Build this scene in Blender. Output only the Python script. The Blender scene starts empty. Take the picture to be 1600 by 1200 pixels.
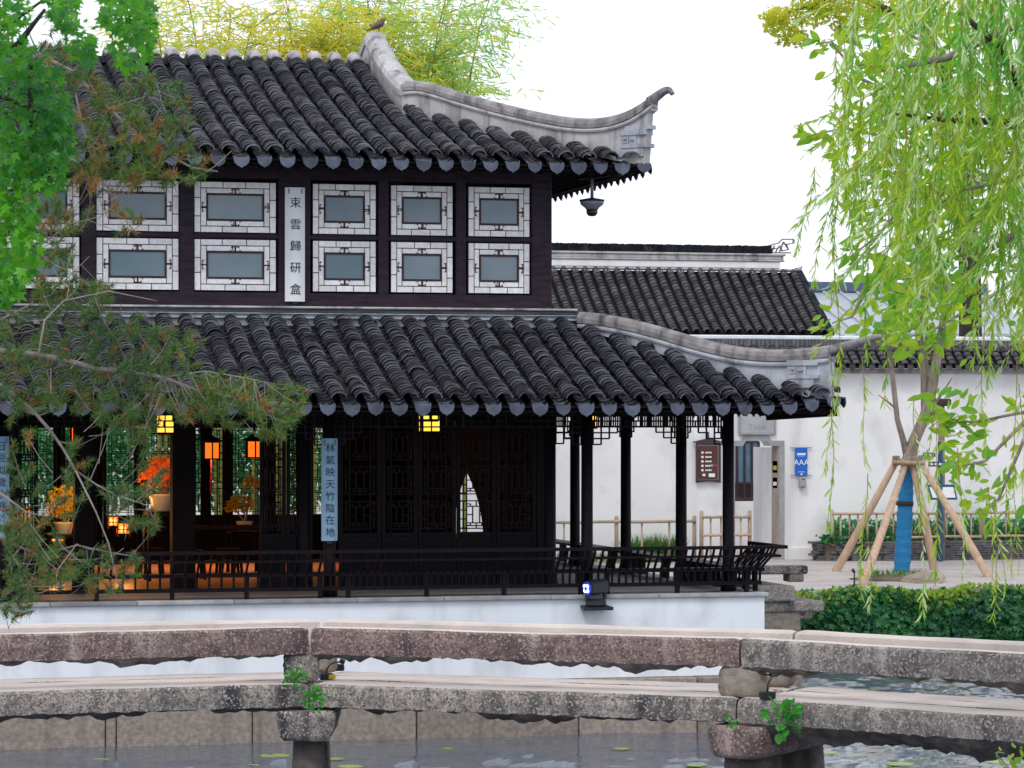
import bpy, math, random
import numpy as np
from mathutils import Vector, Matrix

# ------------------------------------------------------------------ camera, sky, sun, exposure
SC = bpy.context.scene
COL = SC.collection
PHI = math.atan(0.256)
CP, SP = math.cos(PHI), math.sin(PHI)
EYE = Vector((0.0, 0.0, 4.45))
FPX, CX, HY = 4800.0, 800.0, 660.0
cam = bpy.data.objects.new('camera', bpy.data.cameras.new('camera'))
COL.objects.link(cam)
cam.location = EYE
cam.rotation_euler = (math.radians(90), 0, -PHI)
cam.data.sensor_width = 36
cam.data.lens = 108
cam.data.shift_y = 0.0375
cam.data.clip_start = 0.5
cam.data.clip_end = 2000
cam.data.dof.use_dof = True
cam.data.dof.focus_distance = 45
cam.data.dof.aperture_fstop = 16
SC.camera = cam

world = bpy.data.worlds.new('World')
SC.world = world
world.use_nodes = True
wn, wl = world.node_tree.nodes, world.node_tree.links
wn.clear()
sky = wn.new('ShaderNodeTexSky'); sky.sky_type = 'NISHITA'; sky.sun_disc = False
SUN_EL, SUN_ROT = math.radians(52), math.radians(215)
sky.sun_elevation = SUN_EL; sky.sun_rotation = SUN_ROT
sky.air_density = 1.0; sky.dust_density = 4.0
cloud = wn.new('ShaderNodeRGB'); cloud.outputs[0].default_value = (9.3, 9.8, 10.8, 1)
mx = wn.new('ShaderNodeMix'); mx.data_type = 'RGBA'; mx.inputs[0].default_value = 0.9
wl.new(sky.outputs[0], mx.inputs[6]); wl.new(cloud.outputs[0], mx.inputs[7])
bg = wn.new('ShaderNodeBackground'); bg.inputs[1].default_value = 0.1
wo = wn.new('ShaderNodeOutputWorld')
wl.new(mx.outputs[2], bg.inputs[0]); wl.new(bg.outputs[0], wo.inputs[0])

sun = bpy.data.objects.new('sun', bpy.data.lights.new('sun', 'SUN'))
COL.objects.link(sun)
sun.data.energy = 1.0; sun.data.angle = math.radians(18); sun.data.color = (1, 0.96, 0.9)
# light comes from the upper left, in front of the pavilion
_to = Vector((math.sin(math.radians(35)) * math.cos(SUN_EL), math.cos(math.radians(35)) * math.cos(SUN_EL), -math.sin(SUN_EL)))
sun.rotation_euler = _to.to_track_quat('-Z', 'Y').to_euler()
sun.location = (-10, 10, 40)

SC.view_settings.view_transform = 'Standard'
SC.view_settings.look = 'None'
SC.view_settings.exposure = 0.42
SC.view_settings.gamma = 1
SC.view_settings.use_curve_mapping = False
SC.cycles.use_denoising = True
SC.cycles.max_bounces = 6
SC.cycles.diffuse_bounces = 3
SC.cycles.transparent_max_bounces = 6

R = random.Random(7)
RN = np.random.default_rng(11)

# ------------------------------------------------------------------ survey helpers: image ray -> a point of the place
def W(px, py, d):
    u = (px - CX) / FPX
    return Vector((EYE.x + d * (SP + u * CP), EYE.y + d * (CP - u * SP), EYE.z + d * (HY - py) / FPX))

def onY(px, py, Y):
    u = (px - CX) / FPX
    return W(px, py, Y / (CP - u * SP))

def onZ(px, py, z):
    return W(px, py, (EYE.z - z) * FPX / (py - HY))

def XY(px, Y):
    return onY(px, HY, Y).x

def ZY(px, py, Y):
    return onY(px, py, Y).z

# ------------------------------------------------------------------ object helpers
def wloc(o):
    v = Vector((0, 0, 0))
    while o is not None:
        v = v + o.location
        o = o.parent
    return v

def props(o, label=None, cat=None, group=None, kind=None):
    if label: o['label'] = label
    if cat: o['category'] = cat
    if group: o['group'] = group
    if kind: o['kind'] = kind
    return o

def thing(name, label, cat, loc=(0, 0, 0), group=None, rotz=0.0):
    o = bpy.data.objects.new(name, None)
    COL.objects.link(o)
    o.location = loc
    o.rotation_euler = (0, 0, rotz)
    o.empty_display_size = 0.2
    return props(o, label, cat, group)

def mesh_obj(name, me, parent=None, loc=(0, 0, 0), **kw):
    o = bpy.data.objects.new(name, me)
    COL.objects.link(o)
    if parent is not None: o.parent = parent
    o.location = loc
    return props(o, **kw)

def copy_tree(o, parent=None):
    c = o.copy(); COL.objects.link(c)
    if parent is not None: c.parent = parent
    for ch in list(o.children):
        copy_tree(ch, c)
    return c

class MB:
    """collects shapes in metres, then links them as one mesh object"""
    def __init__(s):
        s.v, s.f, s.m, s.sm = [], [], [], []
        s.cur = 0
    def add(s, vs, fs, smooth=False):
        n = len(s.v)
        s.v.extend([tuple(v) for v in vs])
        for f in fs:
            s.f.append(tuple(i + n for i in f)); s.m.append(s.cur); s.sm.append(smooth)
        return s
    def box(s, x0, x1, y0, y1, z0, z1):
        vs = [(x0,y0,z0),(x1,y0,z0),(x1,y1,z0),(x0,y1,z0),(x0,y0,z1),(x1,y0,z1),(x1,y1,z1),(x0,y1,z1)]
        return s.add(vs, [(0,3,2,1),(4,5,6,7),(0,1,5,4),(1,2,6,5),(2,3,7,6),(3,0,4,7)])
    def bev(s, x0, x1, y0, y1, z0, z1, b=0.01):
        """box with chamfered edges along all sides"""
        vs, fs = [], []
        for (z, i) in ((z0, b), (z0 + b, 0), (z1 - b, 0), (z1, b)):
            a0, a1, b0, b1 = x0+i, x1-i, y0+i, y1-i
            vs += [(a0+b, b0, z), (a1-b, b0, z), (a1, b0+b, z), (a1, b1-b, z), (a1-b, b1, z), (a0+b, b1, z), (a0, b1-b, z), (a0, b0+b, z)]
        for k in range(3):
            for j in range(8):
                a, c = k*8+j, k*8+(j+1) % 8
                fs.append((a, c, c+8, a+8))
        fs.append(tuple(range(7, -1, -1))); fs.append(tuple(range(24, 32)))
        return s.add(vs, fs)
    def bar(s, p0, p1, w, h=None, up=(0, 0, 1)):
        """rectangular bar from p0 to p1: w across, h along up"""
        h = w if h is None else h
        p0, p1, up = Vector(p0), Vector(p1), Vector(up)
        d = (p1 - p0).normalized()
        side = d.cross(up)
        if side.length < 1e-5: side = d.cross(Vector((0, 1, 0)))
        side.normalize(); u = side.cross(d).normalized()
        vs = []
        for p in (p0, p1):
            for a, b in ((-1, -1), (1, -1), (1, 1), (-1, 1)):
                vs.append(p + side * (a * w / 2) + u * (b * h / 2))
        return s.add(vs, [(0,1,2,3),(7,6,5,4),(0,4,5,1),(1,5,6,2),(2,6,7,3),(3,7,4,0)])
    def tube(s, pts, rs, n=8, cap=True, smooth=True):
        pts = [Vector(p) for p in pts]
        if not hasattr(rs, '__len__'): rs = [rs] * len(pts)
        vs, fs = [], []
        prev = None
        for i, p in enumerate(pts):
            d = (pts[min(i+1, len(pts)-1)] - pts[max(i-1, 0)])
            d = d.normalized() if d.length > 1e-9 else Vector((0, 0, 1))
            if prev is None:
                a = d.cross(Vector((0.31, 0.9, 0.2)) if abs(d.z) > 0.8 else Vector((0, 0, 1)))
            else:
                a = prev - d * prev.dot(d)
            a.normalize(); prev = a; b = d.cross(a)
            for k in range(n):
                t = 2 * math.pi * k / n
                vs.append(p + (a * math.cos(t) + b * math.sin(t)) * rs[i])
        for i in range(len(pts) - 1):
            for k in range(n):
                fs.append((i*n+k, i*n+(k+1) % n, (i+1)*n+(k+1) % n, (i+1)*n+k))
        s.add(vs, fs, smooth)
        if cap:
            m = len(s.v) - len(vs)
            s.f.append(tuple(m + k for k in range(n-1, -1, -1))); s.m.append(s.cur); s.sm.append(False)
            s.f.append(tuple(m + len(vs) - n + k for k in range(n))); s.m.append(s.cur); s.sm.append(False)
        return s
    def lathe(s, prof, c=(0, 0, 0), n=16, smooth=True):
        """prof: (radius, z) list, revolved round the vertical through c"""
        vs, fs = [], []
        for r, z in prof:
            for k in range(n):
                t = 2 * math.pi * k / n
                vs.append((c[0] + r * math.cos(t), c[1] + r * math.sin(t), c[2] + z))
        for i in range(len(prof) - 1):
            for k in range(n):
                fs.append((i*n+k, i*n+(k+1) % n, (i+1)*n+(k+1) % n, (i+1)*n+k))
        fs.append(tuple(range(n-1, -1, -1)))
        fs.append(tuple((len(prof)-1)*n + k for k in range(n)))
        return s.add(vs, fs, smooth)
    def prism(s, poly, off):
        """polygon (3-D points) pushed by the vector off"""
        poly = [Vector(p) for p in poly]; off = Vector(off); n = len(poly)
        vs = poly + [p + off for p in poly]
        fs = [tuple(range(n-1, -1, -1)), tuple(range(n, 2*n))]
        for k in range(n):
            fs.append((k, (k+1) % n, n + (k+1) % n, n + k))
        return s.add(vs, fs)
    def mesh(s, name, mats, org=(0, 0, 0)):
        me = bpy.data.meshes.new(name)
        o = Vector(org)
        me.from_pydata([(v[0]-o.x, v[1]-o.y, v[2]-o.z) for v in s.v], [], s.f)
        for m in (mats if isinstance(mats, (list, tuple)) else [mats]): me.materials.append(m)
        me.polygons.foreach_set('material_index', s.m)
        me.polygons.foreach_set('use_smooth', s.sm)
        me.update()
        return me
    def build(s, name, mats, parent=None, **kw):
        """world coordinates in; the origin goes to the middle of the base"""
        a = np.array(s.v); lo, hi = a.min(0), a.max(0)
        org = Vector(((lo[0]+hi[0])/2, (lo[1]+hi[1])/2, lo[2]))
        me = s.mesh(name, mats, org)
        return mesh_obj(name, me, parent, org - (wloc(parent) if parent else Vector((0, 0, 0))), **kw)
    def local(s, name, mats, parent, loc=(0, 0, 0), **kw):
        """coordinates already relative to the parent"""
        return mesh_obj(name, s.mesh(name, mats), parent, loc, **kw)

def np_mesh(name, V, F, mats, mi=None, smooth=False):
    """V (n,3), F (m,k) with constant k"""
    me = bpy.data.meshes.new(name)
    m, k = F.shape
    me.vertices.add(len(V)); me.vertices.foreach_set('co', V.astype(np.float32).ravel())
    me.loops.add(m * k); me.loops.foreach_set('vertex_index', F.astype(np.int32).ravel())
    me.polygons.add(m); me.polygons.foreach_set('loop_start', np.arange(0, m*k, k, dtype=np.int32))
    for q in (mats if isinstance(mats, (list, tuple)) else [mats]): me.materials.append(q)
    if mi is not None: me.polygons.foreach_set('material_index', mi.astype(np.int32))
    me.polygons.foreach_set('use_smooth', np.full(m, smooth))
    me.update(calc_edges=True)
    return me

def scatter(tv, tf, P, A, B, C):
    """place a template (tv verts, tf quads) at points P with axis vectors A,B,C (n,3)"""
    n, k = len(P), len(tv)
    V = P[:, None, :] + A[:, None, :]*tv[None, :, 0:1] + B[:, None, :]*tv[None, :, 1:2] + C[:, None, :]*tv[None, :, 2:3]
    F = tf[None, :, :] + (np.arange(n) * k)[:, None, None]
    return V.reshape(-1, 3), F.reshape(-1, tf.shape[1])

def unit(a):
    return a / np.maximum(np.linalg.norm(a, axis=1, keepdims=True), 1e-9)

def frames(D, rng=RN):
    """random roll frames along directions D"""
    D = unit(D)
    r = unit(rng.normal(size=D.shape))
    S = unit(np.cross(D, r))
    N = np.cross(S, D)
    return D, S, N

# ------------------------------------------------------------------ materials
def nodes(name):
    m = bpy.data.materials.new(name); m.use_nodes = True
    nt = m.node_tree; b = nt.nodes['Principled BSDF']
    return m, nt, b

def mixc(nt, fac, a, b):
    x = nt.nodes.new('ShaderNodeMix'); x.data_type = 'RGBA'
    for i, q in ((0, fac), (6, a), (7, b)):
        if hasattr(q, 'links'): nt.links.new(q, x.inputs[i])
        elif i == 0: x.inputs[0].default_value = q
        else: x.inputs[i].default_value = (*q, 1)
    return x.outputs[2]

def ramp(nt, src, lo, hi):
    r = nt.nodes.new('ShaderNodeMapRange'); r.inputs[1].default_value = lo; r.inputs[2].default_value = hi
    nt.links.new(src, r.inputs[0]); return r.outputs[0]

def noise(nt, scale, stretch=(1, 1, 1), detail=4, dist=0, co='Object'):
    t = nt.nodes.new('ShaderNodeTexCoord'); mp = nt.nodes.new('ShaderNodeMapping')
    mp.inputs['Scale'].default_value = stretch
    if co == 'World':
        g = nt.nodes.new('ShaderNodeNewGeometry'); nt.links.new(g.outputs['Position'], mp.inputs[0])
    else:
        nt.links.new(t.outputs[co], mp.inputs[0])
    n = nt.nodes.new('ShaderNodeTexNoise'); n.inputs['Scale'].default_value = scale
    n.inputs['Detail'].default_value = detail; n.inputs['Distortion'].default_value = dist
    nt.links.new(mp.outputs[0], n.inputs[0]); return n.outputs[0]

def pm(name, c1, c2=None, scale=3, rough=0.7, bump=0.0, bscale=None, stretch=(1, 1, 1), island=0.0, objvar=0.0,
       stain=None, spec=0.3, lo=0.35, hi=0.65, metal=0.0, dirt=None, grain=None):
    """procedural surface: two tones mixed by noise, optional streaky stain (colour, amount), variation per piece"""
    m, nt, b = nodes(name)
    c2 = c2 or tuple(x * 0.75 for x in c1)
    col = mixc(nt, ramp(nt, noise(nt, scale, stretch, co='World'), lo, hi), c1, c2)
    if dirt:
        col = mixc(nt, ramp(nt, noise(nt, dirt[1], (1, 1, 1), 6, 0.6, co='World'), dirt[2], dirt[3]), col, dirt[0])
    if stain:
        f = ramp(nt, noise(nt, stain[1], (1, 1, 0.12), 5, 0.4, co='World'), stain[2], stain[3])
        col = mixc(nt, f, col, stain[0])
    if grain:
        col = mixc(nt, ramp(nt, noise(nt, 55, (1, 1, 1), 2, 0, co='World'), 0.55, 0.62), col, grain[0])
        col = mixc(nt, ramp(nt, noise(nt, 43, (1, 1, 1), 2, 0, co='World'), 0.57, 0.63), col, grain[1])
    if island or objvar:
        if island:
            g = nt.nodes.new('ShaderNodeNewGeometry'); src = g.outputs['Random Per Island']
        else:
            g = nt.nodes.new('ShaderNodeObjectInfo'); src = g.outputs['Random']
        k = island or objvar
        v = nt.nodes.new('ShaderNodeMapRange'); v.inputs[3].default_value = 1 - k; v.inputs[4].default_value = 1 + k
        nt.links.new(src, v.inputs[0])
        h = nt.nodes.new('ShaderNodeHueSaturation'); nt.links.new(col, h.inputs['Color']); nt.links.new(v.outputs[0], h.inputs['Value'])
        col = h.outputs[0]
    nt.links.new(col, b.inputs['Base Color'])
    b.inputs['Roughness'].default_value = rough
    b.inputs['Specular IOR Level'].default_value = spec
    b.inputs['Metallic'].default_value = metal
    if bump:
        bp = nt.nodes.new('ShaderNodeBump'); bp.inputs['Strength'].default_value = bump; bp.inputs['Distance'].default_value = 0.02
        nt.links.new(noise(nt, bscale or scale * 4, stretch, 6, co='World'), bp.inputs['Height'])
        nt.links.new(bp.outputs[0], b.inputs['Normal'])
    return m

def leaf_mat(name, ca, cb, trans=0.35, rough=0.5, cc=None):
    """foliage: colour varies leaf by leaf between ca and cb (and clumps towards cc)"""
    m, nt, b = nodes(name)
    g = nt.nodes.new('ShaderNodeNewGeometry')
    col = mixc(nt, g.outputs['Random Per Island'], ca, cb)
    if cc:
        col = mixc(nt, ramp(nt, noise(nt, 1.3, co='World'), 0.45, 0.7), col, cc)
    nt.links.new(col, b.inputs['Base Color'])
    b.inputs['Roughness'].default_value = rough; b.inputs['Specular IOR Level'].default_value = 0.35
    t = nt.nodes.new('ShaderNodeBsdfTranslucent')
    h = nt.nodes.new('ShaderNodeHueSaturation'); h.inputs['Value'].default_value = 1.7; h.inputs['Hue'].default_value = 0.485
    nt.links.new(col, h.inputs['Color']); nt.links.new(h.outputs[0], t.inputs[0])
    ms = nt.nodes.new('ShaderNodeMixShader'); ms.inputs[0].default_value = trans
    nt.links.new(b.outputs[0], ms.inputs[1]); nt.links.new(t.outputs[0], ms.inputs[2])
    nt.links.new(ms.outputs[0], nt.nodes['Material Output'].inputs[0])
    return m

def glow(name, col, strength):
    m, nt, b = nodes(name)
    b.inputs['Base Color'].default_value = (*[min(1, c)*0.04 for c in col], 1)
    b.inputs['Emission Color'].default_value = (*col, 1)
    b.inputs['Emission Strength'].default_value = strength
    return m

M = {}
M['tile'] = pm('grey_clay_tile', (0.019, 0.020, 0.029), (0.007, 0.007, 0.011), 5, 0.75, 0.25, 30, island=0.4, dirt=((0.06, 0.06, 0.062), 2.2, 0.6, 0.8), spec=0.12)
M['tile_piece'] = pm('grey_clay_tile_piece', (0.019, 0.020, 0.029), (0.007, 0.007, 0.011), 5, 0.75, 0.25, 30, objvar=0.4, dirt=((0.06, 0.06, 0.062), 2.2, 0.6, 0.8), spec=0.12)
M['tile_lip'] = pm('worn_highlit_tile_edge', (0.125, 0.125, 0.14), (0.018, 0.018, 0.024), 4, 0.8, 0.2, 30, island=0.5, lo=0.4, hi=0.7)  # worn edges, colour raised further to stand for highlights under the even sky
M['tile_lip_piece'] = pm('worn_highlit_tile_edge_piece', (0.125, 0.125, 0.14), (0.018, 0.018, 0.024), 4, 0.8, 0.2, 30, objvar=0.5, lo=0.4, hi=0.7)  # same worn edge with painted-in highlight, for single tiles
M['drip'] = pm('drip_tile_clay', (0.082, 0.096, 0.135), (0.05, 0.057, 0.08), 6, 0.7, 0.2, 40, objvar=0.3)
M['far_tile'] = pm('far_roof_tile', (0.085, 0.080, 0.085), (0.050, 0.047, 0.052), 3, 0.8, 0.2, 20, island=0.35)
M['deck'] = pm('dark_roof_board', (0.012, 0.011, 0.013), (0.007, 0.006, 0.007), 4, 0.8, spec=0.1)
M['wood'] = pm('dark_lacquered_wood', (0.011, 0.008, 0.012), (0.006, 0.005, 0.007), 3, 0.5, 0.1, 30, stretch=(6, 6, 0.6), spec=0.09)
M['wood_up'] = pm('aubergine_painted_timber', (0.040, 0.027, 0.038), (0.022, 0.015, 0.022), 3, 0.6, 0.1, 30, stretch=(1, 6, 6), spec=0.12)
M['wood_in'] = pm('dark_interior_wood', (0.012, 0.008, 0.008), (0.006, 0.005, 0.005), 3, 0.7, spec=0.06)
M['plaster'] = pm('weathered_ridge_plaster', (0.46, 0.445, 0.45), (0.33, 0.32, 0.325), 3, 0.85, 0.3, 25, stain=((0.10, 0.095, 0.095), 5, 0.5, 0.75))
M['plaster_lo'] = pm('blue_grey_ridge_plaster', (0.46, 0.48, 0.53), (0.28, 0.29, 0.33), 2.5, 0.85, 0.3, 25, stain=((0.12, 0.12, 0.13), 5, 0.5, 0.75))
M['plaster_cap'] = pm('grey_ridge_cap', (0.30, 0.285, 0.285), (0.17, 0.16, 0.165), 5, 0.85, 0.4, 30, stain=((0.055, 0.05, 0.055), 6, 0.5, 0.75))
M['band'] = pm('blue_black_ridge_band', (0.05, 0.055, 0.075), (0.10, 0.11, 0.13), 6, 0.8, 0.2, 20, stretch=(0.3, 1, 4))
M['white'] = pm('white_lime_wash', (0.76, 0.79, 0.83), (0.70, 0.73, 0.78), 0.6, 0.9, 0.08, 12, stain=((0.46, 0.49, 0.53), 2.4, 0.52, 0.95), dirt=((0.55, 0.57, 0.58), 1.6, 0.52, 0.8))
M['white_old'] = pm('aged_white_wall', (0.80, 0.795, 0.80), (0.70, 0.695, 0.70), 0.35, 0.9, 0.1, 10, stain=((0.52, 0.52, 0.535), 1.5, 0.52, 0.85), dirt=((0.56, 0.555, 0.56), 1.1, 0.52, 0.85))
M['granite'] = pm('brown_granite_block', (0.33, 0.28, 0.24), (0.21, 0.175, 0.15), 14, 0.85, 0.6, 80, objvar=0.15, stain=((0.13, 0.11, 0.10), 3, 0.55, 0.8))
M['coping'] = pm('pale_coping_stone', (0.36, 0.36, 0.37), (0.24, 0.24, 0.26), 4, 0.85, 0.4, 30, objvar=0.2)
M['stone'] = pm('weathered_grey_bridge_stone', (0.46, 0.405, 0.36), (0.25, 0.22, 0.20), 16, 0.9, 0.5, 120, stain=((0.05, 0.046, 0.056), 3.6, 0.43, 0.66), dirt=((0.07, 0.065, 0.066), 30, 0.52, 0.72), grain=((0.10, 0.09, 0.088), (0.42, 0.38, 0.35)))
M['stone_red'] = pm('reddish_bridge_stone', (0.27, 0.19, 0.175), (0.14, 0.097, 0.095), 14, 0.9, 0.5, 120, stain=((0.44, 0.35, 0.32), 5.0, 0.55, 0.74), dirt=((0.055, 0.04, 0.05), 2.2, 0.52, 0.74), grain=((0.09, 0.065, 0.065), (0.38, 0.29, 0.265)))
M['stone_char'] = pm('blackened_bridge_stone', (0.30, 0.265, 0.245), (0.15, 0.135, 0.13), 16, 0.9, 0.5, 120, stain=((0.44, 0.39, 0.36), 4.5, 0.56, 0.76), dirt=((0.055, 0.05, 0.054), 2.6, 0.46, 0.66), grain=((0.10, 0.09, 0.088), (0.42, 0.38, 0.35)))
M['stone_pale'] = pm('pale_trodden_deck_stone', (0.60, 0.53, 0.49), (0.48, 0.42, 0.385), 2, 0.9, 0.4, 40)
M['stone_dark'] = pm('dark_stone', (0.12, 0.105, 0.10), (0.05, 0.045, 0.045), 6, 0.85, 0.7, 30, stain=((0.20, 0.18, 0.165), 5, 0.55, 0.8))  # darker stone for pier posts and beam undersides
M['paving'] = pm('pinkish_paving', (0.42, 0.375, 0.36), (0.33, 0.295, 0.285), 1.2, 0.9, 0.3, 20)
M['slate'] = pm('stacked_slate', (0.20, 0.19, 0.20), (0.11, 0.105, 0.115), 5, 0.85, 0.5, 25, objvar=0.3)
M['bamboo_pole'] = pm('weathered_bamboo', (0.46, 0.35, 0.25), (0.34, 0.26, 0.19), 6, 0.6, 0.2, 20, stretch=(1, 1, 0.3), objvar=0.2)
M['stake'] = pm('peeled_timber_stake', (0.50, 0.35, 0.24), (0.38, 0.26, 0.18), 5, 0.7, 0.2, 20, stretch=(2, 2, 0.4))
M['wrap'] = pm('blue_trunk_wrap', (0.02, 0.22, 0.46), (0.015, 0.15, 0.34), 9, 0.7, 0.4, 20, stretch=(1, 1, 5))
M['bark'] = pm('grey_brown_bark', (0.30, 0.245, 0.21), (0.17, 0.14, 0.12), 8, 0.9, 0.5, 40, stretch=(1, 1, 0.4))
M['bark_pale'] = pm('pale_twig_bark', (0.30, 0.26, 0.24), (0.19, 0.16, 0.15), 8, 0.85, 0.4, 40)
M['bark_dark'] = pm('dark_bark', (0.05, 0.042, 0.036), (0.028, 0.024, 0.02), 8, 0.9, 0.4, 40)
M['twig_yellow'] = pm('yellow_willow_twig', (0.34, 0.26, 0.06), (0.25, 0.2, 0.05), 8, 0.7)
M['culm'] = pm('yellow_green_culm', (0.24, 0.22, 0.05), (0.15, 0.16, 0.04), 4, 0.5)
M['maple'] = leaf_mat('bright_green_leaf', (0.015, 0.17, 0.010), (0.11, 0.38, 0.012), 0.45, 0.35, (0.015, 0.13, 0.02))
M['needle'] = leaf_mat('pine_needle', (0.035, 0.12, 0.03), (0.16, 0.24, 0.04), 0.3, 0.5, (0.03, 0.10, 0.045))
M['needle_dry'] = leaf_mat('dry_pine_needle', (0.22, 0.12, 0.035), (0.30, 0.19, 0.04), 0.2)
M['bud'] = pm('red_brown_bud', (0.24, 0.085, 0.035), (0.17, 0.06, 0.03), 9, 0.7)
M['bamboo_y'] = leaf_mat('yellow_bamboo_leaf', (0.62, 0.57, 0.06), (0.42, 0.50, 0.06), 0.55, 0.5, (0.66, 0.56, 0.06))
M['bamboo_g'] = leaf_mat('green_bamboo_leaf', (0.36, 0.52, 0.10), (0.24, 0.50, 0.26), 0.55, 0.5, (0.54, 0.58, 0.10))
M['willow'] = leaf_mat('willow_leaf', (0.17, 0.40, 0.02), (0.42, 0.52, 0.03), 0.5, 0.4, (0.05, 0.33, 0.05))
M['willow_pale'] = leaf_mat('pale_young_leaf', (0.55, 0.66, 0.32), (0.40, 0.58, 0.28), 0.4, 0.4)
M['broad'] = leaf_mat('broad_leaf', (0.12, 0.34, 0.015), (0.34, 0.45, 0.025), 0.5, 0.4, (0.06, 0.28, 0.03))
M['camphor'] = leaf_mat('olive_leaf', (0.42, 0.46, 0.03), (0.20, 0.32, 0.02), 0.5, 0.5, (0.56, 0.54, 0.04))
M['ivy'] = leaf_mat('ivy_leaf', (0.016, 0.11, 0.04), (0.04, 0.19, 0.045), 0.25, 0.4, (0.010, 0.08, 0.045))
M['ivy_new'] = leaf_mat('young_ivy_leaf', (0.12, 0.30, 0.02), (0.28, 0.34, 0.03), 0.35, 0.4)
M['shrub'] = leaf_mat('shrub_leaf', (0.05, 0.23, 0.09), (0.11, 0.33, 0.14), 0.35, 0.5)
M['grass'] = leaf_mat('grass_blade', (0.05, 0.16, 0.03), (0.12, 0.26, 0.05), 0.3)
M['orange_leaf'] = leaf_mat('orange_bonsai_leaf', (0.75, 0.20, 0.03), (0.85, 0.34, 0.05), 0.3)
M['yellow_leaf'] = leaf_mat('yellow_bonsai_leaf', (0.65, 0.45, 0.02), (0.45, 0.34, 0.03), 0.3)
M['fern'] = leaf_mat('fresh_weed_leaf', (0.03, 0.24, 0.03), (0.08, 0.36, 0.05), 0.3)
M['pad'] = leaf_mat('lily_pad', (0.20, 0.34, 0.08), (0.36, 0.42, 0.10), 0.1, 0.3)
M['shell'] = pm('translucent_shell_pane', (0.93, 0.91, 0.91), (0.78, 0.76, 0.76), 14, 0.45, 0.1, 30, objvar=0.12, spec=0.4)
M['lat_brown'] = pm('brown_lattice', (0.06, 0.03, 0.027), (0.035, 0.02, 0.02), 6, 0.6)
M['glass'] = pm('blue_grey_window_glass', (0.10, 0.17, 0.21), (0.22, 0.275, 0.32), 0.55, 0.10, objvar=0.15, spec=0.5)  # sky reflection is put into the pane colour as blue-grey tones
M['board_white'] = pm('white_couplet_board', (0.80, 0.81, 0.83), (0.76, 0.77, 0.79), 2, 0.5)
M['board_blue'] = pm('faded_blue_couplet_board', (0.27, 0.42, 0.56), (0.20, 0.34, 0.49), 3, 0.6, stain=((0.36, 0.46, 0.52), 2, 0.5, 0.8))
M['ink'] = pm('black_ink', (0.012, 0.012, 0.02), (0.01, 0.01, 0.015), 4, 0.6)
M['ink_blue'] = pm('dark_blue_ink', (0.03, 0.06, 0.11), (0.025, 0.05, 0.09), 4, 0.6)
M['black'] = pm('black_metal', (0.012, 0.013, 0.02), (0.008, 0.009, 0.014), 5, 0.4, spec=0.5)
M['black_pl'] = pm('black_plastic', (0.02, 0.02, 0.028), (0.014, 0.014, 0.02), 5, 0.5)
M['yellow_pl'] = pm('yellow_plastic', (0.65, 0.45, 0.02), (0.55, 0.38, 0.02), 5, 0.5)
M['grey_cam'] = pm('grey_camera_shell', (0.22, 0.24, 0.28), (0.16, 0.17, 0.2), 5, 0.35, spec=0.5)
M['sign_brown'] = pm('brown_sign_panel', (0.10, 0.035, 0.028), (0.075, 0.028, 0.024), 4, 0.5)
M['sign_frame'] = pm('dark_sign_frame', (0.075, 0.045, 0.06), (0.05, 0.03, 0.04), 6, 0.6)
M['sign_blue'] = pm('blue_sign', (0.015, 0.13, 0.55), (0.012, 0.11, 0.48), 3, 0.4)
M['sign_navy'] = pm('navy_sign', (0.03, 0.09, 0.17), (0.025, 0.07, 0.14), 3, 0.5)
M['sign_white'] = pm('white_print', (0.8, 0.8, 0.8), (0.75, 0.75, 0.75), 3, 0.5)
M['sign_red'] = pm('red_print', (0.55, 0.03, 0.03), (0.45, 0.03, 0.03), 3, 0.5)
M['sign_teal'] = pm('teal_print', (0.12, 0.45, 0.42), (0.1, 0.4, 0.4), 3, 0.5)
M['plaque'] = pm('grey_stone_plaque', (0.40, 0.41, 0.44), (0.33, 0.34, 0.37), 3, 0.7)
M['surround'] = pm('grey_brick_surround', (0.33, 0.33, 0.35), (0.26, 0.26, 0.28), 4, 0.8, 0.2, 20)
M['jamb'] = pm('tan_stone_jamb', (0.40, 0.33, 0.28), (0.30, 0.25, 0.21), 3, 0.8, 0.2, 20)
M['blue_glass'] = pm('blue_shutter_glass', (0.10, 0.20, 0.30), (0.07, 0.14, 0.22), 2, 0.25, spec=0.5)
M['steel'] = pm('grey_blue_steel_roof', (0.36, 0.39, 0.44), (0.30, 0.33, 0.38), 0.8, 0.45, spec=0.4)
M['steel_dark'] = pm('blue_steel_ridge', (0.07, 0.11, 0.19), (0.06, 0.09, 0.16), 0.8, 0.5)
M['floor_in'] = pm('polished_timber_floor', (0.42, 0.24, 0.11), (0.32, 0.18, 0.08), 3, 0.35, stretch=(0.4, 4, 1))
M['floor_stone'] = pm('veranda_floor', (0.30, 0.29, 0.28), (0.22, 0.21, 0.21), 2, 0.7)
M['pot'] = pm('cream_glazed_pot', (0.70, 0.62, 0.48), (0.62, 0.54, 0.42), 4, 0.3, spec=0.5)
M['curtain'] = pm('dark_curtain', (0.014, 0.010, 0.012), (0.008, 0.006, 0.008), 6, 0.9, stretch=(8, 8, 0.3))
M['lamp_y'] = glow('lit_yellow_lantern_panel', (1.0, 0.50, 0.06), 1.5)
M['lamp_o'] = glow('lit_orange_lantern_panel', (1.0, 0.15, 0.012), 1.1)
M['red_tassel'] = pm('red_tassel', (0.35, 0.03, 0.02), (0.25, 0.02, 0.02), 5, 0.8)
M['led'] = glow('blue_white_led', (0.45, 0.65, 1.0), 2.5)
M['led_rim'] = glow('blue_led_rim', (0.02, 0.05, 0.9), 0.6)
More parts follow.
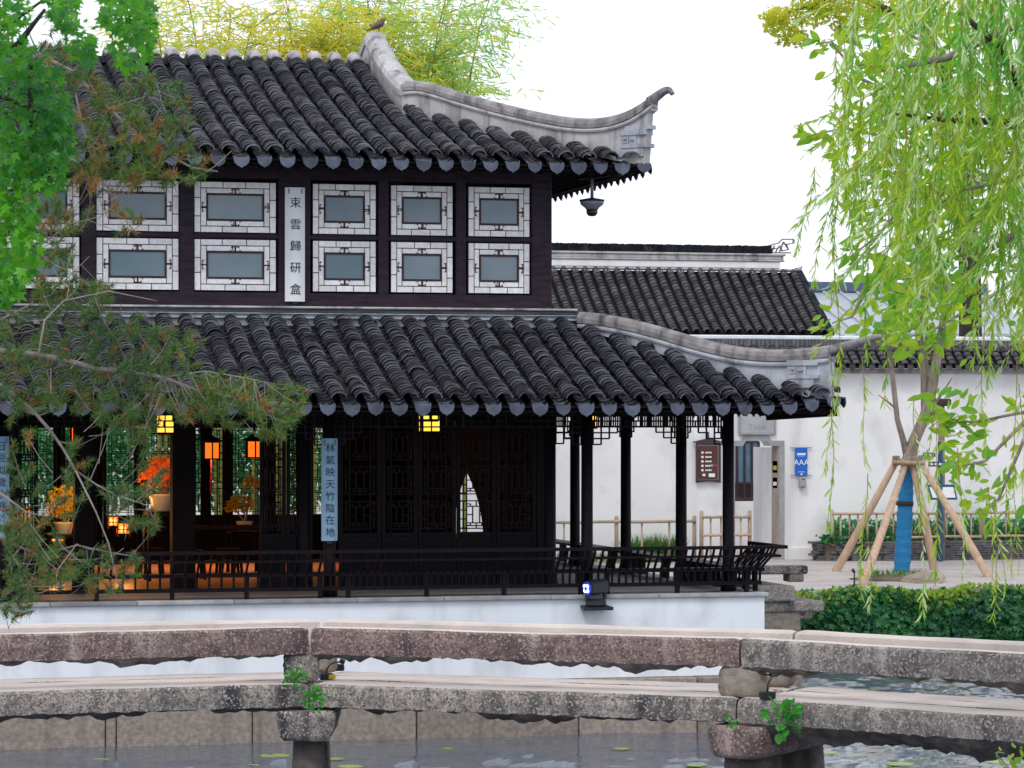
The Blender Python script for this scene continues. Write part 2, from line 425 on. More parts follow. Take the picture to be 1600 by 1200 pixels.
M['bird'] = pm('brown_feather', (0.16, 0.105, 0.09), (0.09, 0.06, 0.055), 30, 0.8)
M['rock'] = pm('tan_boulder', (0.38, 0.31, 0.26), (0.24, 0.20, 0.17), 3, 0.9, 0.6, 15)
M['soil'] = pm('earth', (0.16, 0.12, 0.08), (0.10, 0.08, 0.06), 5, 0.95, 0.5, 20)

def water_mat():
    m, nt, b = nodes('pond_water')
    b.inputs['Base Color'].default_value = (0.10, 0.12, 0.155, 1)
    b.inputs['Roughness'].default_value = 0.07
    b.inputs['IOR'].default_value = 1.33
    b.inputs['Specular IOR Level'].default_value = 0.5
    # ripples: the surface normal wanders with two layers of noise; calmer in the lee of the walls and bridge
    g = nt.nodes.new('ShaderNodeNewGeometry')
    tot = None
    for sc, st, wgt in ((1.5, (1.0, 1.5, 1), 1.0), (6.0, (0.7, 1.6, 1), 0.8)):
        mp = nt.nodes.new('ShaderNodeMapping'); mp.inputs['Scale'].default_value = st
        nt.links.new(g.outputs['Position'], mp.inputs[0])
        n = nt.nodes.new('ShaderNodeTexNoise'); n.inputs['Scale'].default_value = sc; n.inputs['Detail'].default_value = 3
        nt.links.new(mp.outputs[0], n.inputs[0])
        s = nt.nodes.new('ShaderNodeVectorMath'); s.operation = 'SUBTRACT'; s.inputs[1].default_value = (0.5, 0.5, 0.5)
        nt.links.new(n.outputs['Color'], s.inputs[0])
        k = nt.nodes.new('ShaderNodeVectorMath'); k.operation = 'SCALE'; k.inputs['Scale'].default_value = wgt
        nt.links.new(s.outputs[0], k.inputs[0])
        if tot is None: tot = k.outputs[0]
        else:
            ad = nt.nodes.new('ShaderNodeVectorMath'); ad.operation = 'ADD'
            nt.links.new(tot, ad.inputs[0]); nt.links.new(k.outputs[0], ad.inputs[1]); tot = ad.outputs[0]
    big = nt.nodes.new('ShaderNodeMapRange'); big.inputs[1].default_value = 0.35; big.inputs[2].default_value = 0.65
    big.inputs[3].default_value = 0.45; big.inputs[4].default_value = 1.1
    nt.links.new(noise(nt, 0.12, (1, 1, 1), 2, 0, 'World'), big.inputs[0])
    amp = nt.nodes.new('ShaderNodeVectorMath'); amp.operation = 'SCALE'
    nt.links.new(tot, amp.inputs[0]); nt.links.new(big.outputs[0], amp.inputs['Scale'])
    fl = nt.nodes.new('ShaderNodeVectorMath'); fl.operation = 'MULTIPLY'; fl.inputs[1].default_value = (0.3, 0.3, 0.0)
    nt.links.new(amp.outputs[0], fl.inputs[0])
    up_ = nt.nodes.new('ShaderNodeVectorMath'); up_.operation = 'ADD'; up_.inputs[1].default_value = (0, 0, 1)
    nt.links.new(fl.outputs[0], up_.inputs[0])
    nm = nt.nodes.new('ShaderNodeVectorMath'); nm.operation = 'NORMALIZE'
    nt.links.new(up_.outputs[0], nm.inputs[0]); nt.links.new(nm.outputs[0], b.inputs['Normal'])
    return m
M['water'] = water_mat()

def text_mesh(s, size, mat, extrude=0.002):
    c = bpy.data.curves.new('lettering', 'FONT')
    c.body = s; c.size = size; c.extrude = extrude; c.resolution_u = 2
    c.align_x = 'CENTER'; c.align_y = 'CENTER'
    o = bpy.data.objects.new('lettering', c); COL.objects.link(o)
    dg = bpy.context.evaluated_depsgraph_get()
    me = bpy.data.meshes.new_from_object(o.evaluated_get(dg))
    bpy.data.objects.remove(o); bpy.data.curves.remove(c)
    me.name = 'lettering'; me.materials.clear(); me.materials.append(mat)
    return me

def put_text(s, size, mat, parent, loc, wx=1.0):
    """upright lettering facing the pond (towards -Y)"""
    o = mesh_obj('lettering', text_mesh(s, size, mat), parent, loc)
    o.rotation_euler = (math.radians(90), 0, 0); o.scale = (wx, 1, 1)
    return o

# ================================================================== SETTING: water, ground
def sheet(name, pts, z, mat, kind='structure', **kw):
    mb = MB(); mb.add([(x, y, z) for x, y in pts], [tuple(range(len(pts)))])
    return mb.build(name, mat, kind=kind, **kw)

GZ = 1.14                       # ground level of the far bank (water is 0)
BANK_Y = 56.6
FZ = 1.985                      # pavilion floor
def pond():
    """rippled water: wind waves as real relief where they can be told apart, flat sheets beyond"""
    rng = np.random.default_rng(5)
    xs, ys = np.arange(-9, 36, 0.075), np.arange(31.0, BANK_Y + 0.3, 0.085)
    X, Y = np.meshgrid(xs, ys)
    Z = np.zeros_like(X)
    for i in range(22):
        wl_ = 0.32*1.08**i; th = rng.normal(1.25, 0.55); k = 2*math.pi/wl_
        ph = rng.uniform(0, 6.28); sl = 0.05*rng.uniform(0.6, 1.2)
        gx = 1 + 0.5*np.sin(X*rng.uniform(.2, .7) + Y*rng.uniform(.2, .7) + ph)
        Z += sl/k*gx*np.sin(k*(X*math.cos(th) + Y*math.sin(th)) + ph)
    lee = 0.30 + 0.70*np.clip((X - 13.5)/2.5, 0, 1)             # calmer in the lee of the pavilion
    lee = np.where(Y < 36.5, 0.30 + 0.7*np.clip((37.5 - Y)/1.0, 0.55, 1), lee)
    lee = np.maximum(lee, 1.0*np.clip((40.9 - Y)/1.0, 0, 1))
    Z *= lee
    edge_ = np.minimum(np.minimum(X - xs[0], xs[-1] - X), np.minimum(Y - ys[0], ys[-1] - Y))
    Z *= np.clip(edge_/0.6, 0, 1)
    V = np.stack([X, Y, Z], -1).reshape(-1, 3); nx, ny = len(xs), len(ys)
    I = (np.arange(ny-1)[:, None]*nx + np.arange(nx-1)[None, :]).ravel()
    F = np.stack([I, I+1, I+nx+1, I+nx], -1)
    me = np_mesh('pond_water', V, F, M['water'], None, True)
    mesh_obj('pond_water', me, None, (0, 0, 0), kind='structure')
    x0, x1, y0, y1 = xs[0], xs[-1], ys[0], ys[-1]
    mb = MB()
    for (a0, a1, b0, b1) in ((-60, 90, 5, y0), (-60, x0, y0, y1), (x1, 90, y0, y1)):
        mb.add([(a0, b0, 0), (a1, b0, 0), (a1, b1, 0), (a0, b1, 0)], [(0, 1, 2, 3)])
    mb.build('pond_water', M['water'], kind='structure')
pond()
sheet('pond_bed', [(-60, 5), (90, 5), (90, BANK_Y + 0.3), (-60, BANK_Y + 0.3)], -1.6, M['soil'])
g = MB()
g.add([(-300, BANK_Y, GZ), (300, BANK_Y, GZ), (300, 600, GZ), (-300, 600, GZ)], [(0, 1, 2, 3)])
g.add([(-300, BANK_Y, GZ - 2.6), (300, BANK_Y, GZ - 2.6), (300, BANK_Y, GZ), (-300, BANK_Y, GZ)], [(0, 1, 2, 3)])
g.build('ground', M['paving'], kind='structure')
# stone edge along the bank top
edge = MB()
x = 18.6
while x < 34:
    L = R.uniform(1.4, 2.2)
    edge.bev(x, x + L - 0.015, BANK_Y - 0.16, BANK_Y + 0.35, GZ - 0.14, GZ + R.uniform(0.03, 0.05), 0.012); x += L
edge.build('kerb', M['coping'], kind='structure')

# ================================================================== PAVILION
PX0, PX1 = -0.08, 12.08          # body
PY0, PY1 = 44.9, 54.4
VX0, VX1 = -2.23, 14.23          # veranda columns
VY0, VY1 = 42.81, 56.5
YM = 49.65
PAV = thing('waterside_pavilion', 'two-tier dark tiled pavilion with upturned eaves standing in the pond', 'pavilion', (6.0, YM, 0.0))

# ---- white base wall, coping slabs, granite plinth blocks
mb = MB(); mb.box(-3.0, 14.63, 42.35, 57.0, 0.79, 1.925); mb.build('base_wall', M['white'], PAV)
xs = [-3.05]
while xs[-1] < 14.0: xs.append(xs[-1] + R.uniform(1.1, 1.9))
xs[-1] = 14.68
for a, b in zip(xs, xs[1:]):
    MB().bev(a + 0.004, b - 0.004, 42.29, 42.75, 1.925, FZ - R.uniform(0, 0.006), 0.008).build('coping_slab', M['coping'], PAV)
MB().bev(14.22, 14.68, 42.76, 57.0, 1.925, FZ, 0.008).build('coping_slab', M['coping'], PAV)
joints = [-3.3] + [XY(p, 42.2) for p in (165, 182, 395, 652, 905, 1090)] + [14.9]
for a, b in zip(joints, joints[1:]):
    dy = R.uniform(-0.015, 0.015)
    MB().bev(a + 0.008, b - 0.008, 42.2 + dy, 43.0, -0.5, 0.79 - R.uniform(0.0, 0.012), 0.02).build('plinth_block', M['granite'], PAV)
MB().box(-3.2, 14.85, 43.01, 56.9, -0.5, 0.77).build('foundation', M['granite'], PAV)
MB().box(VX0 + 0.3, 14.2, 42.76, PY0 - 0.02, 1.93, FZ - 0.01).box(PX1 + 0.02, 14.2, PY0 - 0.02, 56.7, 1.93, FZ - 0.01).build('veranda_floor', M['floor_stone'], PAV)
MB().box(PX0, PX1, PY0, PY1, 1.93, FZ + 0.02).build('inner_floor', M['floor_in'], PAV)

# ---- columns
def column(x, y, z0, z1, r=0.088, mat='wood'):
    mb = MB()
    mb.lathe([(r*1.25, z0), (r*1.35, z0+0.03), (r*1.3, z0+0.09), (r*1.02, z0+0.12), (r, z0+0.14), (r*0.95, z1)], (x, y, 0), 14)
    return mb.build('column', M[mat], PAV)
VCOL_X = [VX0, PX0, 3.71, 8.29, 12.08, VX1]
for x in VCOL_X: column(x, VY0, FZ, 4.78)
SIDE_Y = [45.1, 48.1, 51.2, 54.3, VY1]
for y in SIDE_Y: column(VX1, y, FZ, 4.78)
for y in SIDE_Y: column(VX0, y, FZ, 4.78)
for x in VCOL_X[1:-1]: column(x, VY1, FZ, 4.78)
for x in VCOL_X[1:-1]:
    column(x, PY0, FZ, 6.1, 0.1); column(x, PY1, FZ, 6.1, 0.1)
# corner posts of the upper floor stand over the body columns
# ---- beams round the veranda
mb = MB()
for (z0, z1, w) in ((4.56, 4.74, 0.11),):
    mb.box(VX0, VX1, VY0 - w/2, VY0 + w/2, z0, z1)
    mb.box(VX1 - w/2, VX1 + w/2, VY0 + w/2 + .002, VY1, z0, z1)
    mb.box(VX0 - w/2, VX0 + w/2, VY0 + w/2 + .002, VY1, z0, z1)
mb.build('eave_beam', M['wood'], PAV)
for x in VCOL_X[1:-1]:
    MB().box(x - 0.06, x + 0.06, VY0 + 0.06, PY0, 4.72, 4.9).build('tie_beam', M['wood'], PAV)
for y in SIDE_Y[:-1]:
    MB().box(PX1, VX1 - 0.06, y - 0.06, y + 0.06, 4.72, 4.9).build('tie_beam', M['wood'], PAV)
MB().box(PX0, PX1, PY0 - 0.06, PY0 + 0.06, 4.42, 4.62).box(PX0, PX1, PY1 - 0.06, PY1 + 0.06, 4.42, 4.62)\
    .box(PX1 - .06, PX1 + .06, PY0 + .07, PY1 - .07, 4.42, 4.62).build('lintel', M['wood_in'], PAV)
# dark plank wall between lintel and upper floor, and inner ceiling
MB().box(PX0, PX1, PY0 - 0.03, PY0 + 0.03, 4.622, 6.0).box(PX0, PX1, PY1 - 0.03, PY1 + 0.03, 4.622, 6.0)\
    .box(PX1 - .03, PX1 + .03, PY0 + .04, PY1 - .04, 4.622, 6.0).box(PX0 - .03, PX0 + .03, PY0 + .04, PY1 - .04, FZ, 6.0)\
    .build('plank_wall', M['wood_in'], PAV)
MB().box(PX0, PX1, PY0, PY1, 5.0, 5.06).build('inner_ceiling', M['wood_in'], PAV)

# ---- tiled roofs -------------------------------------------------
def tile_template():
    """one arched cover tile: width along x, up the slope along +y, proud at its lower end; lip faces use slot 1"""
    n = 7; vs = []; fs = []; mi = []
    an = [math.radians(-84 + 168*i/(n-1)) for i in range(n)]
    for (r, y, dz) in ((0.125, 0.0, 0.013), (0.117, 0.155, -0.014), (0.110, 0.004, 0.004)):
        for t in an: vs.append((r*math.sin(t), y, r*0.86*math.cos(t) + dz))
    for i in range(n-1):
        fs.append((i, i+1, n+i+1, n+i)); mi.append(0)
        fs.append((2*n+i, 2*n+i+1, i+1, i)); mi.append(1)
    return np.array(vs), np.array(fs), np.array(mi)

def pan_template():
    n = 5; vs = []; fs = []; mi = []
    an = [math.radians(-62 + 124*i/(n-1)) for i in range(n)]
    for (r, y, dz) in ((0.125, 0.0, 0.012), (0.125, 0.17, -0.012), (0.125, 0.003, -0.010)):
        for t in an: vs.append((r*math.sin(t), y, 0.05 - r*math.cos(t)*0.8 + dz))
    for i in range(n-1):
        fs.append((i, i+1, n+i+1, n+i)); mi.append(0)
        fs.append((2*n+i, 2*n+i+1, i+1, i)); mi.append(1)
    return np.array(vs), np.array(fs), np.array(mi)

def drip_mesh(mat):
    """hanging shield-shaped drip tile at the end of a pan row"""
    mb = MB(); out = []
    for i in range(9):
        t = -1 + 2*i/8
        out.append((0.112*t, 0.0, 0.035*(1 - t*t) * -0.6 + 0.02))
    low = [(0.112, 0, -0.02), (0.098, 0, -0.075), (0.06, 0, -0.115), (0.02, 0, -0.132), (0.0, 0, -0.150), (-0.02, 0, -0.132), (-0.06, 0, -0.115), (-0.098, 0, -0.075), (-0.112, 0, -0.02)]
    mb.prism(out + low, (0, 0.018, 0))
    mb.prism([(p[0], 0.018, p[2]) for p in out] + [(0.112, 0.018, -0.002), (-0.112, 0.018, -0.002)], (0, 0.16, 0.05))
    return mb.mesh('drip_tile', mat)

class Face:
    """one roof slope: a runs along the eave, s runs inward from it"""
    def __init__(f, org, L, I, ze, k1, k2, lift=None, sscale=1.0):
        f.o, f.L, f.I, f.ze, f.k1, f.k2, f.lift, f.ss = np.array(org, float), np.array(L, float), np.array(I, float), ze, k1, k2, lift, sscale
    def z(f, a, s):
        q = s * f.ss
        z = f.ze + f.k1*q + f.k2*q*q
        if f.lift:
            for (ca, amt, rad) in f.lift:
                z = z + amt * np.maximum(0, 1 - np.abs(a - ca)/rad)**2 * np.maximum(0, 1 - s/1.6)
        return z
    def p(f, a, s, up=0.0):
        a = np.asarray(a, float); s = np.asarray(s, float)
        xy = f.o + a[..., None]*f.L + s[..., None]*f.I
        return np.concatenate([xy, (f.z(a, s) + up)[..., None]], -1)
    def axes(f, a, s):
        e = 0.02
        sl = (f.z(a, s+e) - f.z(a, s-e)) / (2*e)
        c = 1/np.sqrt(1 + sl*sl)
        I3 = np.array([f.I[0], f.I[1], 0.0]); L3 = np.array([f.L[0], f.L[1], 0.0])
        up = np.stack([I3[0]*c, I3[1]*c, sl*c], -1)
        nn = np.stack([-I3[0]*sl*c, -I3[1]*sl*c, c], -1)
        return np.broadcast_to(L3, up.shape), up, nn

CT, CF, CM = tile_template()
PT, PF, PM_ = pan_template()
PITCH, EXPO, PEXP = 0.335, 0.104, 0.13

def rows_of(face, a0, a1, smin, smax, step, off, jitter):
    """tile seats along each row of a slope: arrays a, s and a piece number"""
    A, S = [], []
    n = int(math.floor((a1 - a0)/PITCH))
    st = a0 + ((a1 - a0) - (n-1)*PITCH)/2 + off
    for i in range(n):
        a = st + i*PITCH
        if a > a1 - 0.05: continue
        top = smax(a); lo = smin(a)
        m = int((top - lo)/step)
        wob = R.uniform(-0.012, 0.012)
        ph = R.uniform(0, 6)
        for k in range(max(0, m)):
            A.append(a + wob*math.sin(k*0.12 + ph) + R.gauss(0, jitter)); S.append(lo + k*step)
    return np.array(A), np.array(S)

def lay(face, A, S, tv, tf, tmi, up, wvar=0.05, tilt=0.05):
    P = face.p(A, S, up)
    L, U, N = face.axes(A, S)
    n = len(A)
    k = (1 + RN.normal(size=n)*wvar)[:, None]
    roll = (RN.normal(size=n)*tilt)[:, None]
    L2 = L*np.cos(roll) + U*np.sin(roll); U2 = U*np.cos(roll) - L*np.sin(roll)
    N2 = N + U*(RN.normal(size=n)*0.05)[:, None]
    return P, L2*k, U2, N2*k

def tiled_slope(face, a0, a1, smax, roof, fine=True, pieces=None, nmax=0):
    """cover tiles, pan tiles; pieces(a,s) picks the ones built as single objects"""
    zero = lambda a: 0.0
    step = EXPO if fine else 0.16
    A, S = rows_of(face, a0, a1, zero, smax, step, 0.0, 0.004)
    if not len(A): return
    P, L, U, N = lay(face, A, S, CT, CF, CM, 0.07)
    single = np.zeros(len(A), bool)
    if pieces is not None:
        sc = pieces(A, S)
        idx = np.argsort(sc)[:nmax]; single[idx] = True
    V, F = scatter(CT, CF, P[~single], L[~single], U[~single], N[~single])
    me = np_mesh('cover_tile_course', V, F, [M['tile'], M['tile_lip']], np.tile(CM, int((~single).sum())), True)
    mesh_obj('cover_tile_course', me, roof, -wloc(roof), kind='stuff')
    if single.any():
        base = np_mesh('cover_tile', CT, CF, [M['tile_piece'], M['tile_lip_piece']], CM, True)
        w = wloc(roof)
        for p, l, u, n in zip(P[single], L[single], U[single], N[single]):
            o = bpy.data.objects.new('cover_tile', base); COL.objects.link(o); o.parent = roof
            l2 = Vector(l).normalized(); n2 = l2.cross(Vector(u)).normalized(); u2 = n2.cross(l2)
            k = float(np.linalg.norm(l))
            o.matrix_basis = Matrix.Translation(Vector(p) - w) @ Matrix((l2*k, u2, n2*k)).transposed().to_4x4()
    A, S = rows_of(face, a0, a1, zero, lambda a: smax(min(a, a1)) , PEXP if fine else 0.24, PITCH/2, 0.004)
    if len(A):
        P, L, U, N = lay(face, A, S, PT, PF, PM_, 0.015, 0.03, 0.03)
        V, F = scatter(PT, PF, P, L, U, N)
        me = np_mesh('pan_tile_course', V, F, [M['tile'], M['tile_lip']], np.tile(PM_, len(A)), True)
        mesh_obj('pan_tile_course', me, roof, -wloc(roof), kind='stuff')

def deck_of(face, a0, a1, lim, smax_all, roof_mb, n=26):
    """boards under the tiles: a sheet that follows the slope, trimmed by the hips"""
    ns = 10
    pts = []
    for j in range(ns + 1):
        s = smax_all*j/ns
        lo, hi = lim(s)
        for i in range(n + 1):
            a = lo + (hi - lo)*i/n
            pts.append(tuple(face.p(np.array(a), np.array(s), -0.045)))
    fs = []
    for j in range(ns):
        for i in range(n):
            k = j*(n+1) + i
            fs.append((k, k+1, k+n+2, k+n+1))
    roof_mb.add(pts, fs)
    roof_mb.add([(p[0], p[1], p[2] - 0.06) for p in pts], [tuple(reversed(f)) for f in fs])

def drips(face, a0, a1, roof, joined=False):
    n = int(math.floor((a1 - a0)/PITCH)); st = a0 + ((a1-a0) - (n-1)*PITCH)/2 + PITCH/2
    base = drip_mesh(M['drip'])
    mb = MB()
    ang = math.atan2(face.I[1], face.I[0]) - math.pi/2
    w = wloc(roof)
    for i in range(-1, n):
        a = st + i*PITCH
        if a > a1 + 0.02 or a < a0 - 0.02: continue
        p = Vector(face.p(np.array(a), np.array(-0.035), -0.005))
        T = Matrix.Translation(p) @ Matrix.Rotation(ang + R.gauss(0, 0.03), 4, 'Z') @ Matrix.Rotation(-0.12 + R.gauss(0, 0.06), 4, 'X') @ Matrix.Scale(R.uniform(0.93, 1.07), 4)
        if joined:
            for poly in base.polygons: pass
            mb.add([T @ v.co for v in base.vertices], [tuple(q.vertices) for q in base.polygons])
        else:
            o = bpy.data.objects.new('drip_tile', base); COL.objects.link(o); o.parent = roof
            o.matrix_basis = Matrix.Translation(-w) @ T
    if joined: mb.build('drip_tile_row', M['drip'], roof, kind='stuff')

def roof_set(roof, X0, X1, Y0, ze, k1, k2, jx, jy, topS, gable_x=None, lift=None, npieces=0, pieces=None):
    """four slopes; the hips run from the eave corners to the joins jx inside X and jy inside Y"""
    Y1 = 2*YM - Y0
    front = Face((0, Y0), (1, 0), (0, 1), ze, k1, k2, lift and [(X1, *lift), (X0, *lift)])
    back = Face((0, Y1), (1, 0), (0, -1), ze, k1, k2)
    r = jy/jx
    right = Face((X1, 0), (0, 1), (-1, 0), ze, k1, k2, lift and [(Y0, *lift)], r)
    left = Face((X0, 0), (0, 1), (1, 0), ze, k1, k2, None, r)
    def smaxF(a):
        c = min(X1 - a, a - X0)
        if gable_x and c > jx: return topS
        return max(0.0, min(c*r, jy if not gable_x else topS)) - 0.10
    def smaxS(a):
        c = min(a - Y0, Y1 - a)
        return max(0.0, min(c/r, jx)) - 0.10
    tiled_slope(front, X0, X1, smaxF, roof, True, pieces, npieces)
    tiled_slope(right, Y0, Y1, smaxS, roof, True)
    tiled_slope(back, X0, X1, smaxF, roof, False)
    tiled_slope(left, Y0, Y1, smaxS, roof, False)
    mb = MB()
    if gable_x:
        deck_of(front, X0, X1, lambda s: (X0 + min(s/r, jx), X1 - min(s/r, jx)), topS, mb)
        deck_of(back, X0, X1, lambda s: (X0 + min(s/r, jx), X1 - min(s/r, jx)), topS, mb)
    else:
        deck_of(front, X0, X1, lambda s: (X0 + s/r, X1 - s/r), jy, mb)
        deck_of(back, X0, X1, lambda s: (X0 + s/r, X1 - s/r), jy, mb)
    deck_of(right, Y0, Y1, lambda s: (Y0 + s*r, Y1 - s*r), jx, mb)
    deck_of(left, Y0, Y1, lambda s: (Y0 + s*r, Y1 - s*r), jx, mb)
    mb.build('roof_board', M['deck'], roof)
    drips(front, X0, X1, roof); drips(right, Y0, Y1, roof); drips(left, Y0, Y1, roof, True)
    # fascia board and rafters under the eave
    mb = MB()
    mb.box(X0 + 0.06, X1 - 0.12, Y0 + 0.08, Y0 + 0.12, ze - 0.13, ze - 0.04).box(X1 - 0.16, X1 - 0.12, Y0 + 0.125, Y1, ze - 0.09, ze - 0.02)
    mb.build('eave_fascia', M['wood_in'], roof)
    mb = MB()
    for i in range(int((Y1 - Y0)/0.24)):
        y = Y0 + 0.2 + i*0.24
        sm = min(1.6, max(0.1, (min(y - Y0, Y1 - y))/r))
        p0 = right.p(np.array(y), np.array(0.22), -0.10); p1 = right.p(np.array(y), np.array(sm), -0.13)
        mb.bar(p0, p1, 0.06, 0.06)
    for i in range(int((X1 - X0)/0.26)):
        x = X0 + 0.2 + i*0.26
        sm = min(1.6, max(0.1, min(x - X0, X1 - x)*r))
        mb.bar(front.p(np.array(x), np.array(0.1), -0.16), front.p(np.array(x), np.array(sm), -0.16), 0.06, 0.07)
    mb.build('rafter_row', M['wood_in'], roof, kind='stuff')
    return front, right

LX0, LX1, LY0 = -3.53, 15.53, 41.51
UX0, UX1, UY0 = -1.28, 13.28, 43.70
GX = 10.37
low = thing('roof', None, None, (0, 0, 0)); low.parent = PAV; low.location = (0, 0, 4.71)
upp = thing('roof', None, None, (0, 0, 0)); upp.parent = PAV; upp.location = (0, 0, 8.31)
# the tiles that show largest: the lower courses of the lower roof, right of the pine
def pick_low(A, S):
    return S + np.where((A < 7.2) | (A > 15.0), 50, 0) + np.abs(A - 11)*0.02
LF, LR = roof_set(low, LX0, LX1, LY0, 4.70, 0.334, 0.014, 3.26, 3.24, 3.24, lift=(0.13, 1.3), npieces=300, pieces=pick_low)
UF, UR = roof_set(upp, UX0, UX1, UY0, 8.27, 0.2765, 0.012, 2.91, 3.14, 5.9, gable_x=GX, lift=(0.03, 1.0))
# rolled ridge: a curved saddle of tiles with pale caps where each row goes over
mb = MB()
n = int(math.floor((UX1 - UX0)/PITCH)); st = UX0 + ((UX1-UX0) - (n-1)*PITCH)/2
for i in range(n):
    x = st + i*PITCH
    if not (12.1 - GX < x < GX - 0.1): continue
    pts = []
    for k in range(7):
        t = math.pi*(0.16 + 0.68*k/6)
        pts.append((x, YM - 0.30*math.cos(t), 10.215 + 0.235*math.sin(t)))
    mb.tube(pts, [0.102]*7, 10, True)
mb.build('ridge_cap_row', M['plaster'], upp, kind='stuff')
mb = MB()
prof = [(YM - 0.42*math.cos(math.pi*(0.1+0.8*k/8)), 10.14 + 0.22*math.sin(math.pi*(0.1+0.8*k/8))) for k in range(9)]
mb.prism([(12 - GX, y, z) for y, z in prof], (2*GX - 12, 0, 0)); mb.build('ridge_saddle', M['tile'], upp)
# gable wall under the verge (faces right)
for gx in (GX - 0.1, 12 - GX - 0.04):
    mb = MB()
    ys = np.linspace(-2.81, 2.81, 15)
    top = [(gx, YM + y, UF.z(np.array(0.), np.array(5.95 - abs(y))) + 0.02) for y in ys]
    mb.prism([(gx, YM + 2.81, 9.0), (gx, YM - 2.81, 9.0)] + top, (0.14, 0, 0))
    mb.build('gable_wall', M['plaster'], upp)

# ---- swept ridges (plaster wall, moulding, rounded cap)
def ridge(path, roof, wmat, cmat, name, wall_w=0.16, cap_w=0.24, cap_h=0.15, mould=True):
    """path: list of (x, y, z_top, z_bottom): plaster wall with moulding lines and a rounded cap following the sweep"""
    P = [Vector((p[0], p[1], 0)) for p in path]
    def side(i):
        d = (P[min(i+1, len(P)-1)] - P[max(0, i-1)]).normalized()
        return Vector((d.y, -d.x, 0))
    def strip(prof, mat, nm, i0=0, i1=None):
        i1 = len(path) if i1 is None else i1
        mb = MB(); vs = []; fs = []; m = None
        for i in range(i0, i1):
            zt, zb = path[i][2], path[i][3]
            sd = side(i); pr = prof(zt, zb); m = len(pr)
            for (o, z) in pr: vs.append((P[i].x + sd.x*o, P[i].y + sd.y*o, z))
        k = i1 - i0
        for i in range(k-1):
            for j in range(m):
                fs.append((i*m + j, i*m + (j+1) % m, (i+1)*m + (j+1) % m, (i+1)*m + j))
        fs.append(tuple(range(m-1, -1, -1))); fs.append(tuple((k-1)*m + j for j in range(m)))
        mb.add(vs, fs); return mb.build(nm, mat, roof)
    w = wall_w/2; c = cap_w/2; h = cap_h
    strip(lambda zt, zb: [(-w, zb), (w, zb), (w, max(zb + .005, zt - h*1.0)), (-w, max(zb + .005, zt - h*1.0))], wmat, name + '_wall')
    if mould:
        strip(lambda zt, zb: [(-w-.035, zt - h*1.45), (w+.035, zt - h*1.45), (w+.045, zt - h*1.28), (w+.035, zt - h*1.12), (-w-.035, zt - h*1.12), (-w-.045, zt - h*1.28)], wmat, name + '_moulding')
    strip(lambda zt, zb: [(-c, zt - h), (c, zt - h), (c*1.05, zt - h*.6), (c*.86, zt - h*.25), (c*.45, zt - h*.04), (0, zt), (-c*.45, zt - h*.04), (-c*.86, zt - h*.25), (-c*1.05, zt - h*.6)], cmat, name + '_cap')

def along_hip(pxs, a, b, zroof):
    """image profile of a hip ridge -> path over the plan line a->b; pxs: (px, py_top)"""
    out = []
    a, b = Vector(a), Vector(b)
    for px, py in pxs:
        u = (px - CX)/FPX
        # X = d(SP+u CP), Y = d(CP-u SP) meets a + t(b-a)
        k1, k2 = SP + u*CP, CP - u*SP
        dx, dy = b.x - a.x, b.y - a.y
        t = (k1*a.y - k2*a.x)/(k2*dx - k1*dy)
        x, y = a.x + t*dx, a.y + t*dy
        out.append((x, y, ZY(px, py, y), t))
    return out

def smooth_path(pts, n=40):
    """Catmull-Rom through (x,y,z,t)"""
    a = np.array(pts); out = []
    for i in range(len(a)-1):
        p0, p1, p2, p3 = a[max(i-1, 0)], a[i], a[i+1], a[min(i+2, len(a)-1)]
        m = max(2, n//(len(a)-1))
        for k in range(m):
            t = k/m
            out.append(0.5*((2*p1) + (-p0+p2)*t + (2*p0-5*p1+4*p2-p3)*t*t + (-p0+3*p1-3*p2+p3)*t**3))
    out.append(a[-1])
    q = np.array(out)
    for _ in range(12):
        q[1:-1] = 0.25*q[:-2] + 0.5*q[1:-1] + 0.25*q[2:]
    return [tuple(v) for v in q]

# upper right: verge ridge from the peak down, then the swept hip
JU = (GX, UY0 + 3.14); CU = (UX1, UY0)
hip = smooth_path(along_hip([(636, 128), (645, 127), (665, 125), (700, 138), (775, 160), (850, 177), (906, 187), (962, 184), (1000, 166), (1022, 148)], JU, CU, None))
def hip_path(hip, face, corner_t=1.0):
    out = []
    for x, y, z, t in hip:
        tt = min(t, corner_t)
        s = (1 - tt)*(JU[1] - UY0) if face is UF else (1 - tt)*3.24
        zr = float(face.z(np.array(0.0), np.array(max(0, s)))) - 0.02
        if t > corner_t: zr = z - 0.24
        out.append((x, y, z, min(zr, z - 0.2)))
    return out
hp = hip_path(hip, UF)
ridge(hp, upp, M['plaster'], M['plaster_cap'], 'hip_ridge')
def tip(hpend, pts_px, a, b, roof, w=0.12):
    """slender upturned horn at the end of a hip ridge"""
    q = smooth_path(along_hip(pts_px, a, b, None), 14)
    mb = MB(); n = len(q)
    mb.tube([(p[0], p[1], p[2] - 0.06) for p in q], [0.085 - 0.05*i/(n-1) for i in range(n)], 8)
    mb.build('ridge_tip', M['plaster_cap'], roof)
tip(None, [(1015, 153), (1030, 142), (1041, 132), (1048, 133), (1051, 141)], JU, CU, upp)
